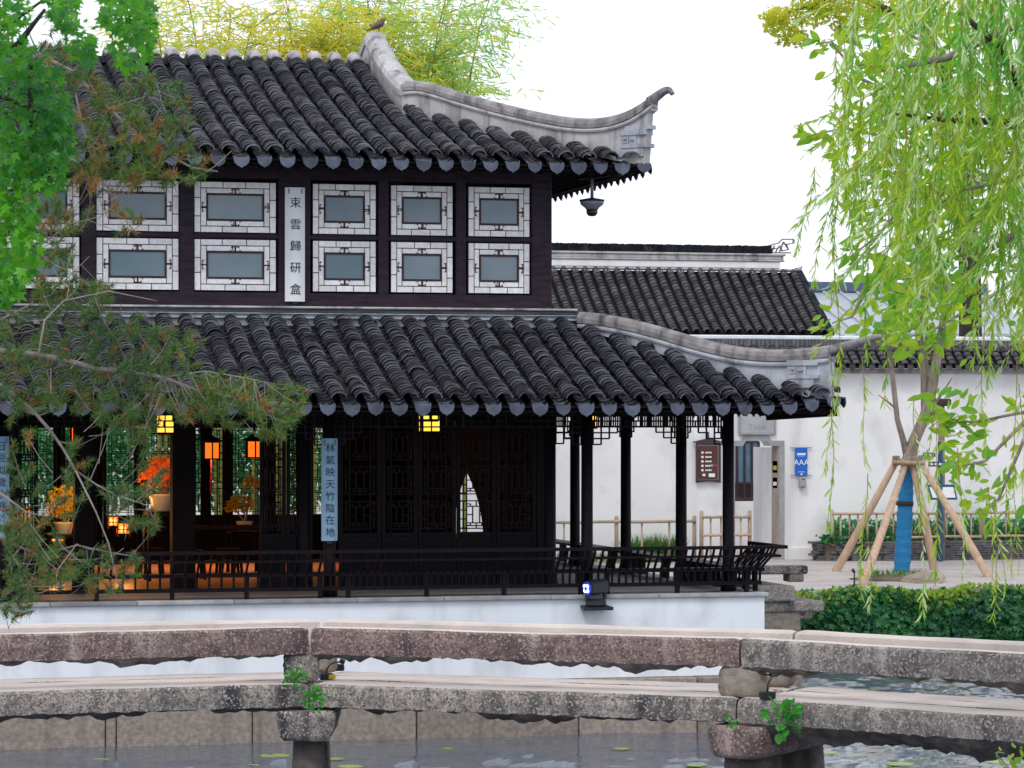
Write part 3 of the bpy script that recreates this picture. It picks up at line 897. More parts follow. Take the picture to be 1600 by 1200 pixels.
# stepped fretwork end block below the horn
d = Vector((CU[0]-JU[0], CU[1]-JU[1], 0)).normalized(); sd = Vector((d.y, -d.x, 0))
def end_block(C, zb, roof, k=1.0, mat='plaster_lo'):
    mb = MB(); C = Vector(C)
    def blk(s0, s1, z0, z1, w):
        p = [C + d*s0 - sd*w, C + d*s1 - sd*w, C + d*s1 + sd*w, C + d*s0 + sd*w]
        mb.prism([(v.x, v.y, zb + z0) for v in p], (0, 0, z1 - z0))
    blk(-0.55*k, 0.22*k, 0.0, 0.13, 0.10); blk(-0.40*k, 0.34*k, 0.131, 0.19, 0.115); blk(-0.40*k, 0.02, 0.191, 0.32, 0.095)
    blk(-0.40*k, 0.30*k, 0.321, 0.40, 0.11); blk(-0.3*k, 0.40*k, 0.401, 0.46, 0.09)
    for (a0, z0, w, h) in ((-0.34, 0.20, 0.10, 0.02), (-0.34, 0.26, 0.10, 0.02), (-0.30, 0.20, 0.02, 0.08), (-0.20, 0.2, 0.02, 0.10), (-0.14, 0.24, 0.1, 0.02)):
        blk(a0*k, (a0 + w)*k, z0, z0 + h, 0.118)
    mb.build('ridge_end_block', M[mat], roof)
end_block((UX1 - 0.12, UY0 + 0.12, 0), 8.40, upp, 0.62)
# verge ridge at the right gable: rises towards the peak
vp = [(GX, 46.84, hp[0][2], float(UF.z(np.array(0.), np.array(3.14))) - 0.05)]
for (Y, top) in ((47.0, 0.49), (47.2, 0.47), (47.7, 0.45), (48.3, 0.46), (48.9, 0.49), (49.3, 0.53), (49.6, 0.58)):
    zr = float(UF.z(np.array(0.), np.array(Y - UY0)))
    vp.append((GX, Y, zr + top, zr - 0.05))
for (Y, top) in ((49.9, 0.55), (50.3, 0.5), (51.2, 0.45), (52.46, 0.5)):
    zr = float(UF.z(np.array(0.), np.array(2*YM - Y - UY0 if Y > YM else Y - UY0)))
    vp.append((GX, Y, zr + top, zr - 0.05))
ridge(vp, upp, M['plaster'], M['plaster'], 'verge_ridge', 0.30, 0.36, 0.22, False)
vl = [(12 - GX, p[1], p[2], p[3]) for p in vp]
ridge(vl, upp, M['plaster'], M['plaster'], 'verge_ridge', 0.2, 0.26, 0.2)
# other upper hips (mirrored / at the back)
def mirror(p, mx=False, my=False):
    return [((12.0 - q[0]) if mx else q[0], (2*YM - q[1]) if my else q[1], q[2], q[3]) for q in p]
for mx_, my_ in ((True, False), (False, True), (True, True)):
    ridge(mirror(hp, mx_, my_), upp, M['plaster'], M['plaster_cap'], 'hip_ridge')

# lower roof: band round the body and swept hips
BX0, BX1, BY = PX0 - 0.13, 12.46, PY0 - 0.15
bt = ZY(700, 481, BY)
for (y0, y1, nm) in ((BY - 0.12, BY + 0.13, 'wall_ridge'),):
    MB().box(BX0, BX1, BY - 0.02, BY + 0.12, 5.78, bt - 0.10).build('wall_ridge_base', M['plaster_lo'], low)
    MB().bev(BX0 - 0.06, BX1, BY - 0.06, BY + 0.12, bt - 0.185, bt - 0.155, 0.008).bev(BX0 - .07, BX1, BY - 0.07, BY + 0.12, bt - 0.115, bt - 0.10, 0.005).build('wall_ridge_moulding', M['plaster_lo'], low)
    MB().bev(BX0 - 0.06, BX1, BY - 0.055, BY + 0.12, bt - 0.098, bt - 0.038, 0.01).build('wall_ridge_band', M['band'], low)
    MB().bev(BX0 - 0.08, BX1, BY - 0.10, BY + 0.125, bt - 0.036, bt, 0.012).build('wall_ridge_cap', M['plaster'], low)
MB().bev(BX1 - 0.2, BX1, BY + 0.13, PY1 + 0.2, 5.8, bt - 0.002, 0.02).build('wall_ridge_side', M['plaster_lo'], low)
JL = (BX1, BY - 0.0); CL = (LX1, LY0)
hl = smooth_path(along_hip([(908, 487), (945, 490), (1000, 501), (1056, 517), (1124, 537), (1187, 546), (1244, 546), (1300, 539)], JL, CL, None))
hlp = hip_path(hl, LF)
ridge(hlp, low, M['plaster_lo'], M['plaster_cap'], 'hip_ridge', 0.16, 0.25, 0.17)
tip(None, [(1292, 543), (1320, 536), (1345, 528), (1369, 519), (1378, 519)], JL, CL, low)
d = Vector((CL[0]-JL[0], CL[1]-JL[1], 0)).normalized(); sd = Vector((d.y, -d.x, 0))
end_block((LX1 - 0.4, LY0 + 0.4, 0), 4.95, low, 0.7)
for mx_, my_ in ((True, False), (False, True), (True, True)):
    ridge(mirror(hlp, mx_, my_), low, M['plaster_lo'], M['plaster_cap'], 'hip_ridge', 0.16, 0.25, 0.17)
# corner beam ends
for (c, z, roof) in ((CL, 4.55, low), (CU, 8.17, upp)):
    dd = Vector((1, -1, 0)).normalized()
    c = Vector((c[0], c[1], z))
    MB().bar(c - dd*1.2, c - dd*0.12 + Vector((0, 0, 0.06)), 0.12, 0.14).build('corner_beam', M['wood_in'], roof)

# ---- upper storey front: posts, rails, windows
UZ0, UZ1 = 6.16, 8.27
def uz(py, px=600): return ZY(px, py, PY0)
post_px = [(-160, 22), (-25, 22), (138, 22), (291, 22), (598, 16), (719, 16)]
for px, w in post_px:
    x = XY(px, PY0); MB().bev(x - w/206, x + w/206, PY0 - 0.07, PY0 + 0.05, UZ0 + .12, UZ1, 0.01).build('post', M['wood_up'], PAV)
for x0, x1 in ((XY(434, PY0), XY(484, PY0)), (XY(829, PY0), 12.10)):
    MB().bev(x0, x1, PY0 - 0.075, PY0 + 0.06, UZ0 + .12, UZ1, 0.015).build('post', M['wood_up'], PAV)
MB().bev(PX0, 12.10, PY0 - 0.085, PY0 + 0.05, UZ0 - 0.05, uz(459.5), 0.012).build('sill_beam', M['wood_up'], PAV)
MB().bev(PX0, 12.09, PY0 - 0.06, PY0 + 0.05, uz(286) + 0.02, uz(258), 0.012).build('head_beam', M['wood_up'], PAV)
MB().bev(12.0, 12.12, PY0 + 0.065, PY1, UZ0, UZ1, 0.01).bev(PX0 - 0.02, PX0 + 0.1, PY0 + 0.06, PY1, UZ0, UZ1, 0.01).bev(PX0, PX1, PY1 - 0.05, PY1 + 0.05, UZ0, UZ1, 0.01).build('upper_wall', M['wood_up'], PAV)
for k, y in enumerate(np.linspace(PY0 + 1.2, PY1 - 1.2, 4)):
    MB().bev(12.121, 12.16, y - 0.06, y + 0.06, UZ0, UZ1, 0.008).build('post', M['wood_up'], PAV)
win_px = [(-140, -36), (-10, 124), (150, 279), (303, 431), (488, 587), (610, 707), (731, 827)]
rows_z = [(uz(367.5), uz(289)), (uz(457), uz(377.5))]
for i, (p0, p1) in enumerate(win_px):
    x0, x1 = XY(p0, PY0), XY(p1, PY0)
    mz = (rows_z[0][0] + rows_z[1][1])/2
    MB().bev(x0 - 0.05, x1 + 0.05, PY0 - 0.05, PY0 + 0.03, rows_z[1][1] + 0.012, rows_z[0][0] - 0.012, 0.01).build('transom', M['wood_up'], PAV)
    for z0, z1 in rows_z:
        w = thing('window', None, None, (0, 0, 0)); w.parent = PAV
        w.location = Vector(((x0+x1)/2, PY0, z0)) - PAV.location
        W_, H_ = x1 - x0, z1 - z0
        hw = W_/2
        f = MB(); f.box(-hw, hw, -0.005, 0.03, 0, H_)
        yb = -0.030
        gx, gz = 0.22*W_ if W_ < 1.05 else 0.19*W_, 0.268*H_
        gx = 0.195 if W_ < 1.05 else 0.205
        # dark casing round the pane
        for (a0, a1, b0, b1) in ((-hw+gx-0.022, hw-gx+0.022, gz-0.025, gz), (-hw+gx-0.022, hw-gx+0.022, H_-gz, H_-gz+0.025),
                                 (-hw+gx-0.022, -hw+gx, gz, H_-gz), (hw-gx, hw-gx+0.022, gz, H_-gz)):
            f.box(a0, a1, yb - 0.012, -0.005, b0, b1)
        # small key-shaped ornaments at the middle of each side
        for sgn, zc in ((1, gz - 0.055), (-1, H_ - gz + 0.055)):
            for (dx0, dx1, q0, q1) in ((-0.012, 0.012, -0.045, 0.045), (-0.08, 0.08, 0.024, 0.038), (-0.06, 0.06, -0.044, -0.030), (-0.08, -0.06, 0.008, 0.024), (0.06, 0.08, 0.008, 0.024), (-0.06, -0.045, -0.03, -0.014), (0.045, 0.06, -0.03, -0.014)):
                f.box(dx0, dx1, yb - 0.006, -0.005, zc + sgn*min(q0, q1) if sgn > 0 else zc - max(q0, q1), zc + sgn*max(q0, q1) if sgn > 0 else zc - min(q0, q1))
        for sx in (-1, 1):
            xc = sx*(hw - gx + 0.055); zc = H_/2
            for (a0, a1, q0, q1) in ((-0.045, 0.045, -0.009, 0.009), (0.024, 0.036, -0.07, 0.07), (-0.044, -0.03, -0.055, 0.055), (0.008, 0.024, -0.07, -0.052), (0.008, 0.024, 0.052, 0.07)):
                a0, a1 = sorted((sx*a0, sx*a1))
                f.box(xc + a0, xc + a1, yb - 0.006, -0.005, zc + q0, zc + q1)
        f.local('frame', M['lat_brown'], w)
        MB().box(-hw+gx, hw-gx, -0.016, -0.006, gz, H_-gz).local('pane', M['glass'], w)
        # shell panes, one by one, with the lattice showing as the gaps between them
        def plate(a0, a1, b0, b1):
            g2 = 0.007
            if a1 - a0 > 0.03 and b1 - b0 > 0.03:
                MB().box(a0+g2, a1-g2, yb + R.uniform(0, .004), -0.0055, b0+g2, b1-g2).local('shell_pane', M['shell'], w)
        o1 = gx*0.47; o2 = gx - 0.022
        t1 = gz*0.47; t2 = gz - 0.025
        def split(lo, hi, n): 
            c = [lo] + [lo + (hi-lo)*(k + R.uniform(-.12, .12))/n for k in range(1, n)] + [hi]
            return list(zip(c, c[1:]))
        for sx in (-1, 1):
            for b0, b1 in split(0, H_, 3):
                plate(*sorted((sx*hw, sx*(hw - o1))), b0, b1)
            for b0, b1 in split(t1, H_-t1, 2):
                plate(*sorted((sx*(hw - o1), sx*(hw - o2))), b0, b1)
        for (b0, b1) in ((0, t1), (H_-t1, H_)):
            for a0, a1 in split(-hw + o1, hw - o1, 3): plate(a0, a1, b0, b1)
        for (b0, b1) in ((t1, t2), (H_-t2, H_-t1)):
            for a0, a1 in split(-hw + o2, hw - o2, 2): plate(a0, a1, b0, b1)

# ---- lattice pattern used in doors and rear windows
def lattice(mb, x0, x1, z0, z1, y, t=0.013, th=0.02):
    """sui-style lattice: outer fret, two framed panels with key corners"""
    def hb(a0, a1, z): mb.box(min(a0, a1), max(a0, a1), y - th/2, y + th/2, z - t/2, z + t/2)
    def vb(x, b0, b1): mb.box(x - t/2, x + t/2, y - th*0.48, y + th*0.48, min(b0, b1), max(b0, b1))
    w, h = x1 - x0, z1 - z0
    n = max(1, round(h/0.52))
    e = w*0.2
    vb(x0 + e, z0, z1); vb(x1 - e, z0, z1)
    for k in range(int(h/0.13)):
        z = z0 + 0.065 + k*0.13
        hb(x0, x0 + e, z + R.uniform(-.02, .02)); hb(x1 - e, x1, z + R.uniform(-.02, .02))
    for k in range(n):
        b0, b1 = z0 + h*k/n, z0 + h*(k+1)/n
        c, hh = (x0 + x1)/2, (b1 - b0)
        q0, q1 = b0 + hh*0.26, b1 - hh*0.26
        xi0, xi1 = x0 + w*0.39, x1 - w*0.39
        for (xx) in (xi0, xi1): vb(xx, q0, q1)
        for zz in (q0, q1): hb(xi0, xi1, zz)
        hb(x0, x1, b0 + hh*0.10); hb(x0, x1, b1 - hh*0.10)
        for zz, sg in ((q0, -1), (q1, 1)):
            hb(x0 + e, x0 + e + w*0.12, zz + sg*hh*0.07); hb(x1 - e - w*0.12, x1 - e, zz + sg*hh*0.07)
            vb(x0 + e + w*0.12, zz, zz + sg*hh*0.07); vb(x1 - e - w*0.12, zz, zz + sg*hh*0.07)
            vb(c, zz, zz + sg*hh*0.16); hb(x0 + e, xi0, zz); hb(xi1, x1 - e, zz)
        hb(x0 + e, x1 - e, b0 + hh*.18); vb(x0 + e*.5, b0 + hh*.1, b1 - hh*.1); vb(x1 - e*.5, b0 + hh*.1, b1 - hh*.1); hb(x0 + e, xi0, c*0 + (q0+q1)/2); hb(xi1, x1 - e, (q0+q1)/2)

def lattice_door(x0, x1, y, z0=FZ + 0.02, z1=4.42, skirt=True, name='lattice_door', low_z=None, t=0.017):
    d_ = thing(name, None, None, (0, 0, 0)); d_.parent = PAV
    o = Vector(((x0+x1)/2, y, z0)); d_.location = o - PAV.location
    hw = (x1 - x0)/2 - 0.006; H = z1 - z0
    zs = low_z if low_z is not None else 0.78
    f = MB()
    for sx in (-1, 1): f.bev(*sorted((sx*hw, sx*(hw - 0.055))), -0.025, 0.025, 0, H, 0.006)
    for (b0, b1) in ((0, 0.08), (zs - 0.18, zs - 0.13), (zs - 0.04, zs + 0.02), (H - 0.06, H)):
        f.bev(-hw + 0.055, hw - 0.055, -0.024, 0.024, b0, b1, 0.005)
    f.local('frame', M['wood'], d_)
    l = MB(); lattice(l, -hw + 0.055, hw - 0.055, zs + 0.02, H - 0.06, 0, t); l.local('lattice', M['wood'], d_)
    p = MB(); p.box(-hw + 0.05, hw - 0.05, -0.008, 0.008, 0.08, zs - 0.18).box(-hw + 0.05, hw - 0.05, -0.008, 0.008, zs - 0.13, zs - 0.04)
    p.local('skirt_panel', M['wood'], d_)
    c = MB()
    for (a0, a1, b0, b1) in ((-.5, .5, .15, .2), (-.5, .5, .8, .85), (-.5, -.42, .2, .8), (.42, .5, .2, .8), (-.2, .2, .32, .38), (-.2, .2, .62, .68), (-.2, -.14, .38, .62), (.14, .2, .38, .62), (-.06, .06, .45, .55), (-.36, -.26, .44, .56), (.26, .36, .44, .56)):
        k = hw - 0.08; hh = zs - 0.30
        c.bev(a0*k*1.7, a1*k*1.7, -0.02, -0.0085, 0.1 + b0*hh, 0.1 + b1*hh, 0.004)
    c.local('carving', M['wood'], d_)
    return d_
# right-hand bay: five closed leaves
e5 = [XY(p, PY0) for p in (529, 596, 653, 713, 775, 838)]
for a, b in zip(e5, e5[1:]): lattice_door(a, b, PY0)
MB().bev(e5[-1], PX1, PY0 - 0.04, PY0 + 0.04, FZ, 4.42, 0.01).build('door_jamb', M['wood'], PAV)
# middle bay: mostly open, a pair of leaves at each end and a middle pair folded together
for p0, p1 in ((405, 447), (447, 489)): lattice_door(XY(p0, PY0), XY(p1, PY0), PY0)
for px, w in ((287, 36), (132, 30)):
    x = XY(px, PY0); MB().bev(x - w/212, x + w/212, PY0 - 0.05, PY0 + 0.25, FZ, 4.42, 0.01).build('folded_door_leaf', M['wood_in'], PAV)
for p0, p1 in ((20, 60),): lattice_door(XY(p0, PY0), XY(p1, PY0), PY0)
# rear wall: lattice windows over a low wainscot, dark boards elsewhere
rear = [(-60, 20), (28, 88), (96, 150), (160, 214), (222, 276), (300, 352), (358, 412), (425, 470), (476, 522)]
for p0, p1 in rear: lattice_door(XY(p0, PY1), XY(p1, PY1), PY1 - 0.05, name='lattice_window', t=0.012)
edges = [(-0.08, XY(-60, PY1))] + [(XY(a[1], PY1), XY(b[0], PY1)) for a, b in zip(rear, rear[1:])]
for a, b in edges:
    if b > a + 0.01: MB().box(a, b, PY1 - 0.07, PY1 + 0.0, FZ, 4.42).build('wall_board', M['wood_in'], PAV)
# curtained opening in the right-hand side wall: a pointed gap between two tied drapes
def onX(px, X):
    u = (px - CX)/FPX; d_ = X/(SP + u*CP); return d_*(CP - u*SP), d_
WX = PX1
yl, dl = onX(716, WX); yr, dr_ = onX(766, WX); ym, dm = onX(738, WX)
zb = EYE.z + dm*(HY - 842)/FPX; zt = EYE.z + dm*(HY - 734)/FPX
n = 12
cxY = ym
L_ = [(yl + (cxY - yl)*(k/n)**2.2, zb + (zt - zb)*k/n) for k in range(n+1)]
Rr = [(yr + (cxY - yr)*(k/n)**2.2, zb + (zt - zb)*k/n) for k in range(n+1)]
for side_, prof, ed in ((0, L_, PY1 - 0.1), (1, Rr, PY0 + 0.1)):
    mb = MB()
    poly = [(ed, zb)] + prof + [(cxY + (0.003 if side_ == 0 else -0.003), 4.42), (ed, 4.42)]
    mb.prism([(WX - 0.12, p[0], p[1]) for p in poly], (0.05, 0, 0))
    for k in range(9):
        yy = ed + (prof[0][0] - ed)*(k + 0.5)/9
        mb.tube([(WX - 0.125, yy, zb), (WX - 0.135, yy + (cxY - yy)*0.06, (zb+zt)/2), (WX - 0.125, yy, 4.4)], 0.03, 6)
    mb.build('curtain', M['curtain'], PAV)
MB().box(WX - 0.03, WX + 0.03, PY0 + 0.06, PY1 - 0.08, FZ, zb - 0.01).box(WX - 0.03, WX + 0.03, PY0 + 0.06, yr - 0.6, zb - 0.008, 4.42).box(WX - 0.03, WX + 0.03, yl + 0.6, PY1 - 0.08, zb - 0.008, 4.42).build('side_wall', M['wood_in'], PAV)
MB().box(XY(524, PY1), PX1, PY1 - 0.07, PY1, FZ, 4.42).build('wall_board', M['wood_in'], PAV)

# ---- hanging fretwork between the veranda columns
def frieze(p0, p1):
    """stepped fretwork hanging below the beam between two columns"""
    p0, p1 = Vector(p0), Vector(p1); L = (p1 - p0).length; dr = (p1 - p0)/L
    mb = MB(); t = 0.022; zt = 4.555
    def hb(a, b, z): mb.bar(p0 + dr*a + Vector((0, 0, z)), p0 + dr*b + Vector((0, 0, z)), t, t)
    def vb(a, za, zb_): mb.bar(p0 + dr*a + Vector((0, 0, za)), p0 + dr*a + Vector((0, 0, zb_)), t*0.98, t*0.98, dr)
    n = max(6, round(L/0.125)); s = L/n
    def depth(i):
        k = min(i, n-1-i)
        return {0: 5, 1: 4, 2: 3}.get(k, 2) if n > 9 else {0: 4, 1: 3}.get(k, 2)
    st = 0.085
    hb(0, L, zt)
    for i in range(n):
        dp = depth(i)
        for k in range(1, dp+1):
            if k == dp or R.random() < 0.75: hb(i*s, (i+1)*s, zt - k*st)
    for i in range(n+1):
        dp = max(depth(i) if i < n else 0, depth(i-1) if i > 0 else 0)
        for k in range(dp):
            if (k >= 2) or R.random() < 0.85: vb(i*s, zt - k*st, zt - (k+1)*st)
    mb.build('hanging_fretwork', M['wood'], PAV)
for a, b in zip(VCOL_X, VCOL_X[1:]): frieze((a + 0.09, VY0, 0), (b - 0.09, VY0, 0))
sy = [VY0] + SIDE_Y
for a, b in zip(sy, sy[1:]): frieze((VX1, a + 0.09, 0), (VX1, b - 0.09, 0))
frieze((PX1 + 0.1, PY0, 0), (VX1 - 0.1, PY0, 0))
for a, b in ((3.71, 8.29), (8.29, 12.08), (12.08, VX1)): frieze((a + 0.09, VY1, 0), (b - 0.09, VY1, 0))

# ---- leaning bench rail round the veranda
def bench(p0, p1, out, ext0=0.0, ext1=0.0, back=True, gap=0.17):
    """seat with a curved, outward leaning slatted back; out: outward direction; the rails run on past the ends to meet round corners"""
    p0, p1, out = Vector(p0), Vector(p1), Vector(out)
    L = (p1 - p0).length; dr = (p1 - p0)/L
    b = thing('leaning_bench', None, None); b.parent = PAV
    mid = (p0 + p1)/2; b.location = mid - PAV.location
    H = L/2
    def q(a, o, z): return dr*a + out*o + Vector((0, 0, z))
    MB().bar(q(-H, -0.16, 0.33), q(H, -0.16, 0.33), 0.34, 0.04).local('seat', M['wood'], b)
    if not back:
        for k in range(max(2, int(L/1.1)) + 1):
            a = -H + 0.2 + (L - 0.4)*k/max(2, int(L/1.1))
            MB().bar(q(a, -0.15, 0.0), q(a, -0.15, 0.31), 0.26, 0.06, out).local('leg', M['wood'], b)
        return b
    MB().bar(q(-H - ext0, 0.30, 0.66), q(H + ext1, 0.30, 0.66), 0.05, 0.05).local('top_rail', M['wood'], b)
    MB().bar(q(-H - ext0*0.75, 0.235, 0.53), q(H + ext1*0.75, 0.235, 0.53), 0.035, 0.035).local('middle_rail', M['wood'], b)
    MB().bar(q(-H - ext0*0.2, 0.03, 0.33), q(H + ext1*0.2, 0.03, 0.33), 0.04, 0.05).local('rail', M['wood'], b)
    MB().bar(q(-H, 0.01, 0.13), q(H, 0.01, 0.13), 0.045, 0.055).local('bottom_rail', M['wood'], b)
    n = max(4, int(L/gap)); 
    me = None
    for k in range(n+1):
        a = -H + 0.06 + (L - 0.12)*k/n
        mb = MB()
        pts = [q(0, 0.02, 0.14), q(0, 0.03, 0.33), q(0, 0.12, 0.43), q(0, 0.23, 0.54), q(0, 0.29, 0.65)]
        for u_, v_ in zip(pts, pts[1:]): mb.bar(u_, v_, 0.032, 0.028, dr)
        if me is None: me = mb.mesh('slat', M['wood'])
        mesh_obj('slat', me, b, dr*a)
    n2 = max(2, int(L/1.1))
    for k in range(n2 + 1):
        a = -H + 0.2 + (L - 0.4)*k/n2
        MB().bar(q(a, 0.0, 0.0), q(a, 0.0, 0.31), 0.06, 0.06, dr).local('leg', M['wood'], b)
    return b
zf = FZ
BO = 0.36
for i, (a, b) in enumerate(zip(VCOL_X, VCOL_X[1:])):
    bench((a - (BO if i == 0 else 0), VY0 - BO, zf), (b + (BO if i == 4 else 0), VY0 - BO, zf), (0, -1, 0), 0.31 if i == 0 else 0, 0.31 if i == 4 else 0, gap=0.17 if i < 3 else 0.105)
bench((VX1 + BO, VY0 + 1.0, zf), (VX1 + BO, VY0 - BO, zf), (1, 0, 0), 0.0, 0.31)
for i, (a, b) in enumerate(zip([VY0 + 1.0] + sy[1:], sy[1:])):
    bench((VX1 + BO, b, zf), (VX1 + BO, a, zf), (1, 0, 0), back=False)
for a, b in ((3.71, 8.29), (8.29, 12.08), (12.08, VX1)):
    bench((b, VY1 + BO, zf), (a, VY1 + BO, zf), (0, 1, 0), back=False)

# ================================================================== things hung on and in the pavilion
def couplet(px0, px1, py0, py1, Y, chars, mat, ink, label, group, curve=0.05, csize=None):
    x0, x1 = XY(px0, Y), XY(px1, Y)
    z0, z1 = ZY(px0, py1, Y), ZY(px0, py0, Y)
    t = thing('couplet_board', label, 'sign board', ((x0+x1)/2, Y, z0), group)
    w, H = (x1-x0)/2, z1-z0
    mb = MB(); n = 8
    front = [(-w + 2*w*k/n, -curve*(1 - (2*k/n - 1)**2) - 0.02, 0) for k in range(n+1)]
    mb.prism(front + [(w, 0.0, 0), (-w, 0.0, 0)], (0, 0, H))
    mb.local('board', M[mat], t)
    MB().box(-0.03, 0.03, -0.03, 0.0, -0.04, -0.001).box(-w*0.7, -w*0.6, -curve*0.5 - 0.03, -curve*.5 - 0.018, H - 0.09, H - 0.02).box(w*0.6, w*0.7, -curve*0.5 - 0.03, -curve*.5 - 0.018, H - 0.09, H - 0.02).local('hook', M['black'], t)
    n = len(chars); m0, m1 = (0.14, 0.10) if n < 7 else (0.10, 0.08)
    for i, ch in enumerate(chars):
        zc = H*(1 - m0) - (H*(1 - m0 - m1))*i/(n-1)
        put_text(ch, csize or w*1.15, M[ink], t, (0, -curve - 0.024, zc))
    return t
# upper board: five characters; the lower pair hangs on the two front columns of the middle bay
couplet(445, 476, 293, 471, PY0 - 0.11, '束雲歸研盒', 'board_white', 'ink', 'white board with five black characters between the upper windows', None, csize=0.17)
couplet(502, 527, 685, 845, VY0 - 0.13, '林氣映天竹陰在地', 'board_blue', 'ink_blue', 'narrow blue board with vertical writing on the middle front column', None, csize=0.14)
couplet(-11, 14, 682, 842, VY0 - 0.13, '日長似歲水靜於人', 'board_blue', 'ink_blue', 'narrow blue board cut by the left picture edge behind pine twigs', None, csize=0.14)

def point(loc, energy, col, r=0.06):
    l = bpy.data.lights.new('warm_point_light', 'POINT'); l.energy = energy; l.color = col; l.shadow_soft_size = r
    o = bpy.data.objects.new('warm_point_light', l); COL.objects.link(o); o.location = loc
    return o

def palace_lantern(loc, k, label, mat, energy, col, hexa=False, tassel=0.35):
    """framed lantern: glowing panels in a dark frame with a small roof, hanger and tassel"""
    t = thing('hanging_lantern', label, 'lantern', loc, 'lit lanterns hanging in the pavilion')
    n = 6 if hexa else 4
    r = 0.19*k; H = 0.34*k
    def ring(rr, z): return [(rr*math.cos(2*math.pi*(i+.5)/n), rr*math.sin(2*math.pi*(i+.5)/n), z) for i in range(n)]
    p = MB(); a, b = ring(r*0.93, 0), ring(r*0.93, H)
    p.add(a + b, [(i, (i+1) % n, n+(i+1) % n, n+i) for i in range(n)]); p.local('panel', M[mat], t)
    f = MB()
    a, b = ring(r, -0.01), ring(r, H + 0.01)
    for i in range(n):
        f.bar(a[i], b[i], 0.03*k); f.bar(a[i], a[(i+1) % n], 0.03*k); f.bar(b[i], b[(i+1) % n], 0.03*k)
        m0 = (Vector(a[i]) + Vector(a[(i+1) % n]))/2; m1 = (Vector(b[i]) + Vector(b[(i+1) % n]))/2
        if not hexa:
            f.bar(m0, m1, 0.018*k); f.bar(Vector(a[i]).lerp(b[i], .5), Vector(a[(i+1) % n]).lerp(b[(i+1) % n], .5), 0.018*k)
    f.local('frame', M['wood_in'], t)
    c = MB(); c.lathe([(r*1.35, H + 0.015), (r*1.3, H + 0.05*k), (r*0.7, H + 0.1*k), (0.02, H + 0.16*k), (0.008, H + 0.6)], (0, 0, 0), n*2, False); c.local('canopy', M['wood_in'], t)
    if tassel:
        MB().lathe([(0.006, -tassel), (0.03*k, -tassel*0.95), (0.022*k, -tassel*0.55), (0.006, -tassel*0.5), (0.006, -0.015)], (0, 0, 0), 8).local('tassel', M['red_tassel'], t)
    e = point(Vector(loc) + Vector((0, 0, H*0.5)), energy, col); e.parent = t; e.location = (0, 0, H*0.5)
    return t
YEL, ORG = (1, 0.55, 0.15), (1, 0.36, 0.08)
palace_lantern(W(256, 676, 44.4), 1.0, 'square yellow lantern under the eave above the pine tip', 'lamp_y', 5, YEL, tassel=0)
palace_lantern(W(671, 674, 44.6), 1.0, 'square yellow lantern under the eave before the closed lattice doors', 'lamp_y', 4, YEL, tassel=0)
palace_lantern(onY(921, 668, 47.2), 0.7, 'lantern mostly hidden behind the right-hand veranda columns', 'lamp_y', 3, YEL, tassel=0)
palace_lantern(W(330, 716, 48.5), 0.72, 'orange lantern with red tassel hanging in the open middle bay', 'lamp_o', 40, ORG, True, 0.55)
palace_lantern(W(397, 714, 48.5), 0.72, 'orange lantern half hidden by the pine twig end', 'lamp_o', 34, ORG, True, 0)
palace_lantern(W(122, 690, 49.5), 0.7, 'small dim lantern behind the left pine twigs', 'lamp_o', 12, ORG, True, 0)

def leaves_tri(L, w, fold=0.25, bend=0.0):
    """narrow leaf: 6 points, 4 triangles, along +x"""
    v = np.array([(0, 0, 0), (L*.35, w/2, w*fold - bend*.3), (L*.35, -w/2, w*fold - bend*.3), (L*.35, 0, -bend*.3), (L*.72, w*.36, w*fold*.7 - bend*.6), (L*.72, -w*.36, w*fold*.7 - bend*.6), (L, 0, -bend)])
    f = np.array([(0, 3, 1), (0, 2, 3), (1, 3, 4), (3, 2, 5), (3, 6, 4), (3, 5, 6)])
    return v, f
def leaf_lobed(r):
    """five-lobed leaf in the xy plane with its stalk at the origin"""
    pts = [(0, 0)]
    lob = [(-100, .55), (-75, .35), (-48, .85), (-24, .48), (0, 1.0), (24, .48), (48, .85), (75, .35), (100, .55)]
    for a, q in lob: pts.append((r*q*math.cos(math.radians(a)) + r*.1, r*q*math.sin(math.radians(a))))
    v = np.array([(x, y, -0.18*r*(y/r)**2 - 0.12*r*(x/r)**2) for x, y in pts])
    f = np.array([(0, i, i+1) for i in range(1, len(pts)-1)])
    return v, f
def leaf_oval(L, w):
    pts = [(0, 0), (L*.25, w*.42), (L*.55, w*.5), (L*.82, w*.28), (L, 0), (L*.82, -w*.28), (L*.55, -w*.5), (L*.25, -w*.42)]
    v = np.array([(x, y, 0.25*abs(y) - 0.12*L*(x/L)**2) for x, y in pts] + [(L*.5, 0, -0.03*L)])
    n = len(pts); f = np.array([(n, i, (i+1) % n) for i in range(n)])
    return v, f
def in_poly(poly, n, rng=RN):
    """n random image points inside a polygon"""
    P = np.array(poly, float); lo, hi = P.min(0), P.max(0); out = []
    while len(out) < n:
        q = lo + rng.random((n*2, 2))*(hi - lo)
        ins = np.zeros(len(q), bool); j = len(P)-1
        for i in range(len(P)):
            xi, yi, xj, yj = *P[i], *P[j]
            c = ((yi > q[:, 1]) != (yj > q[:, 1])) & (q[:, 0] < (xj - xi)*(q[:, 1] - yi)/(yj - yi + 1e-12) + xi)
            ins ^= c; j = i
        out.extend(q[ins].tolist())
    return np.array(out[:n])
def Wn(q, d):
    u = (q[:, 0] - CX)/FPX
    return np.stack([d*(SP + u*CP), d*(CP - u*SP), EYE.z + d*(HY - q[:, 1])/FPX], -1)
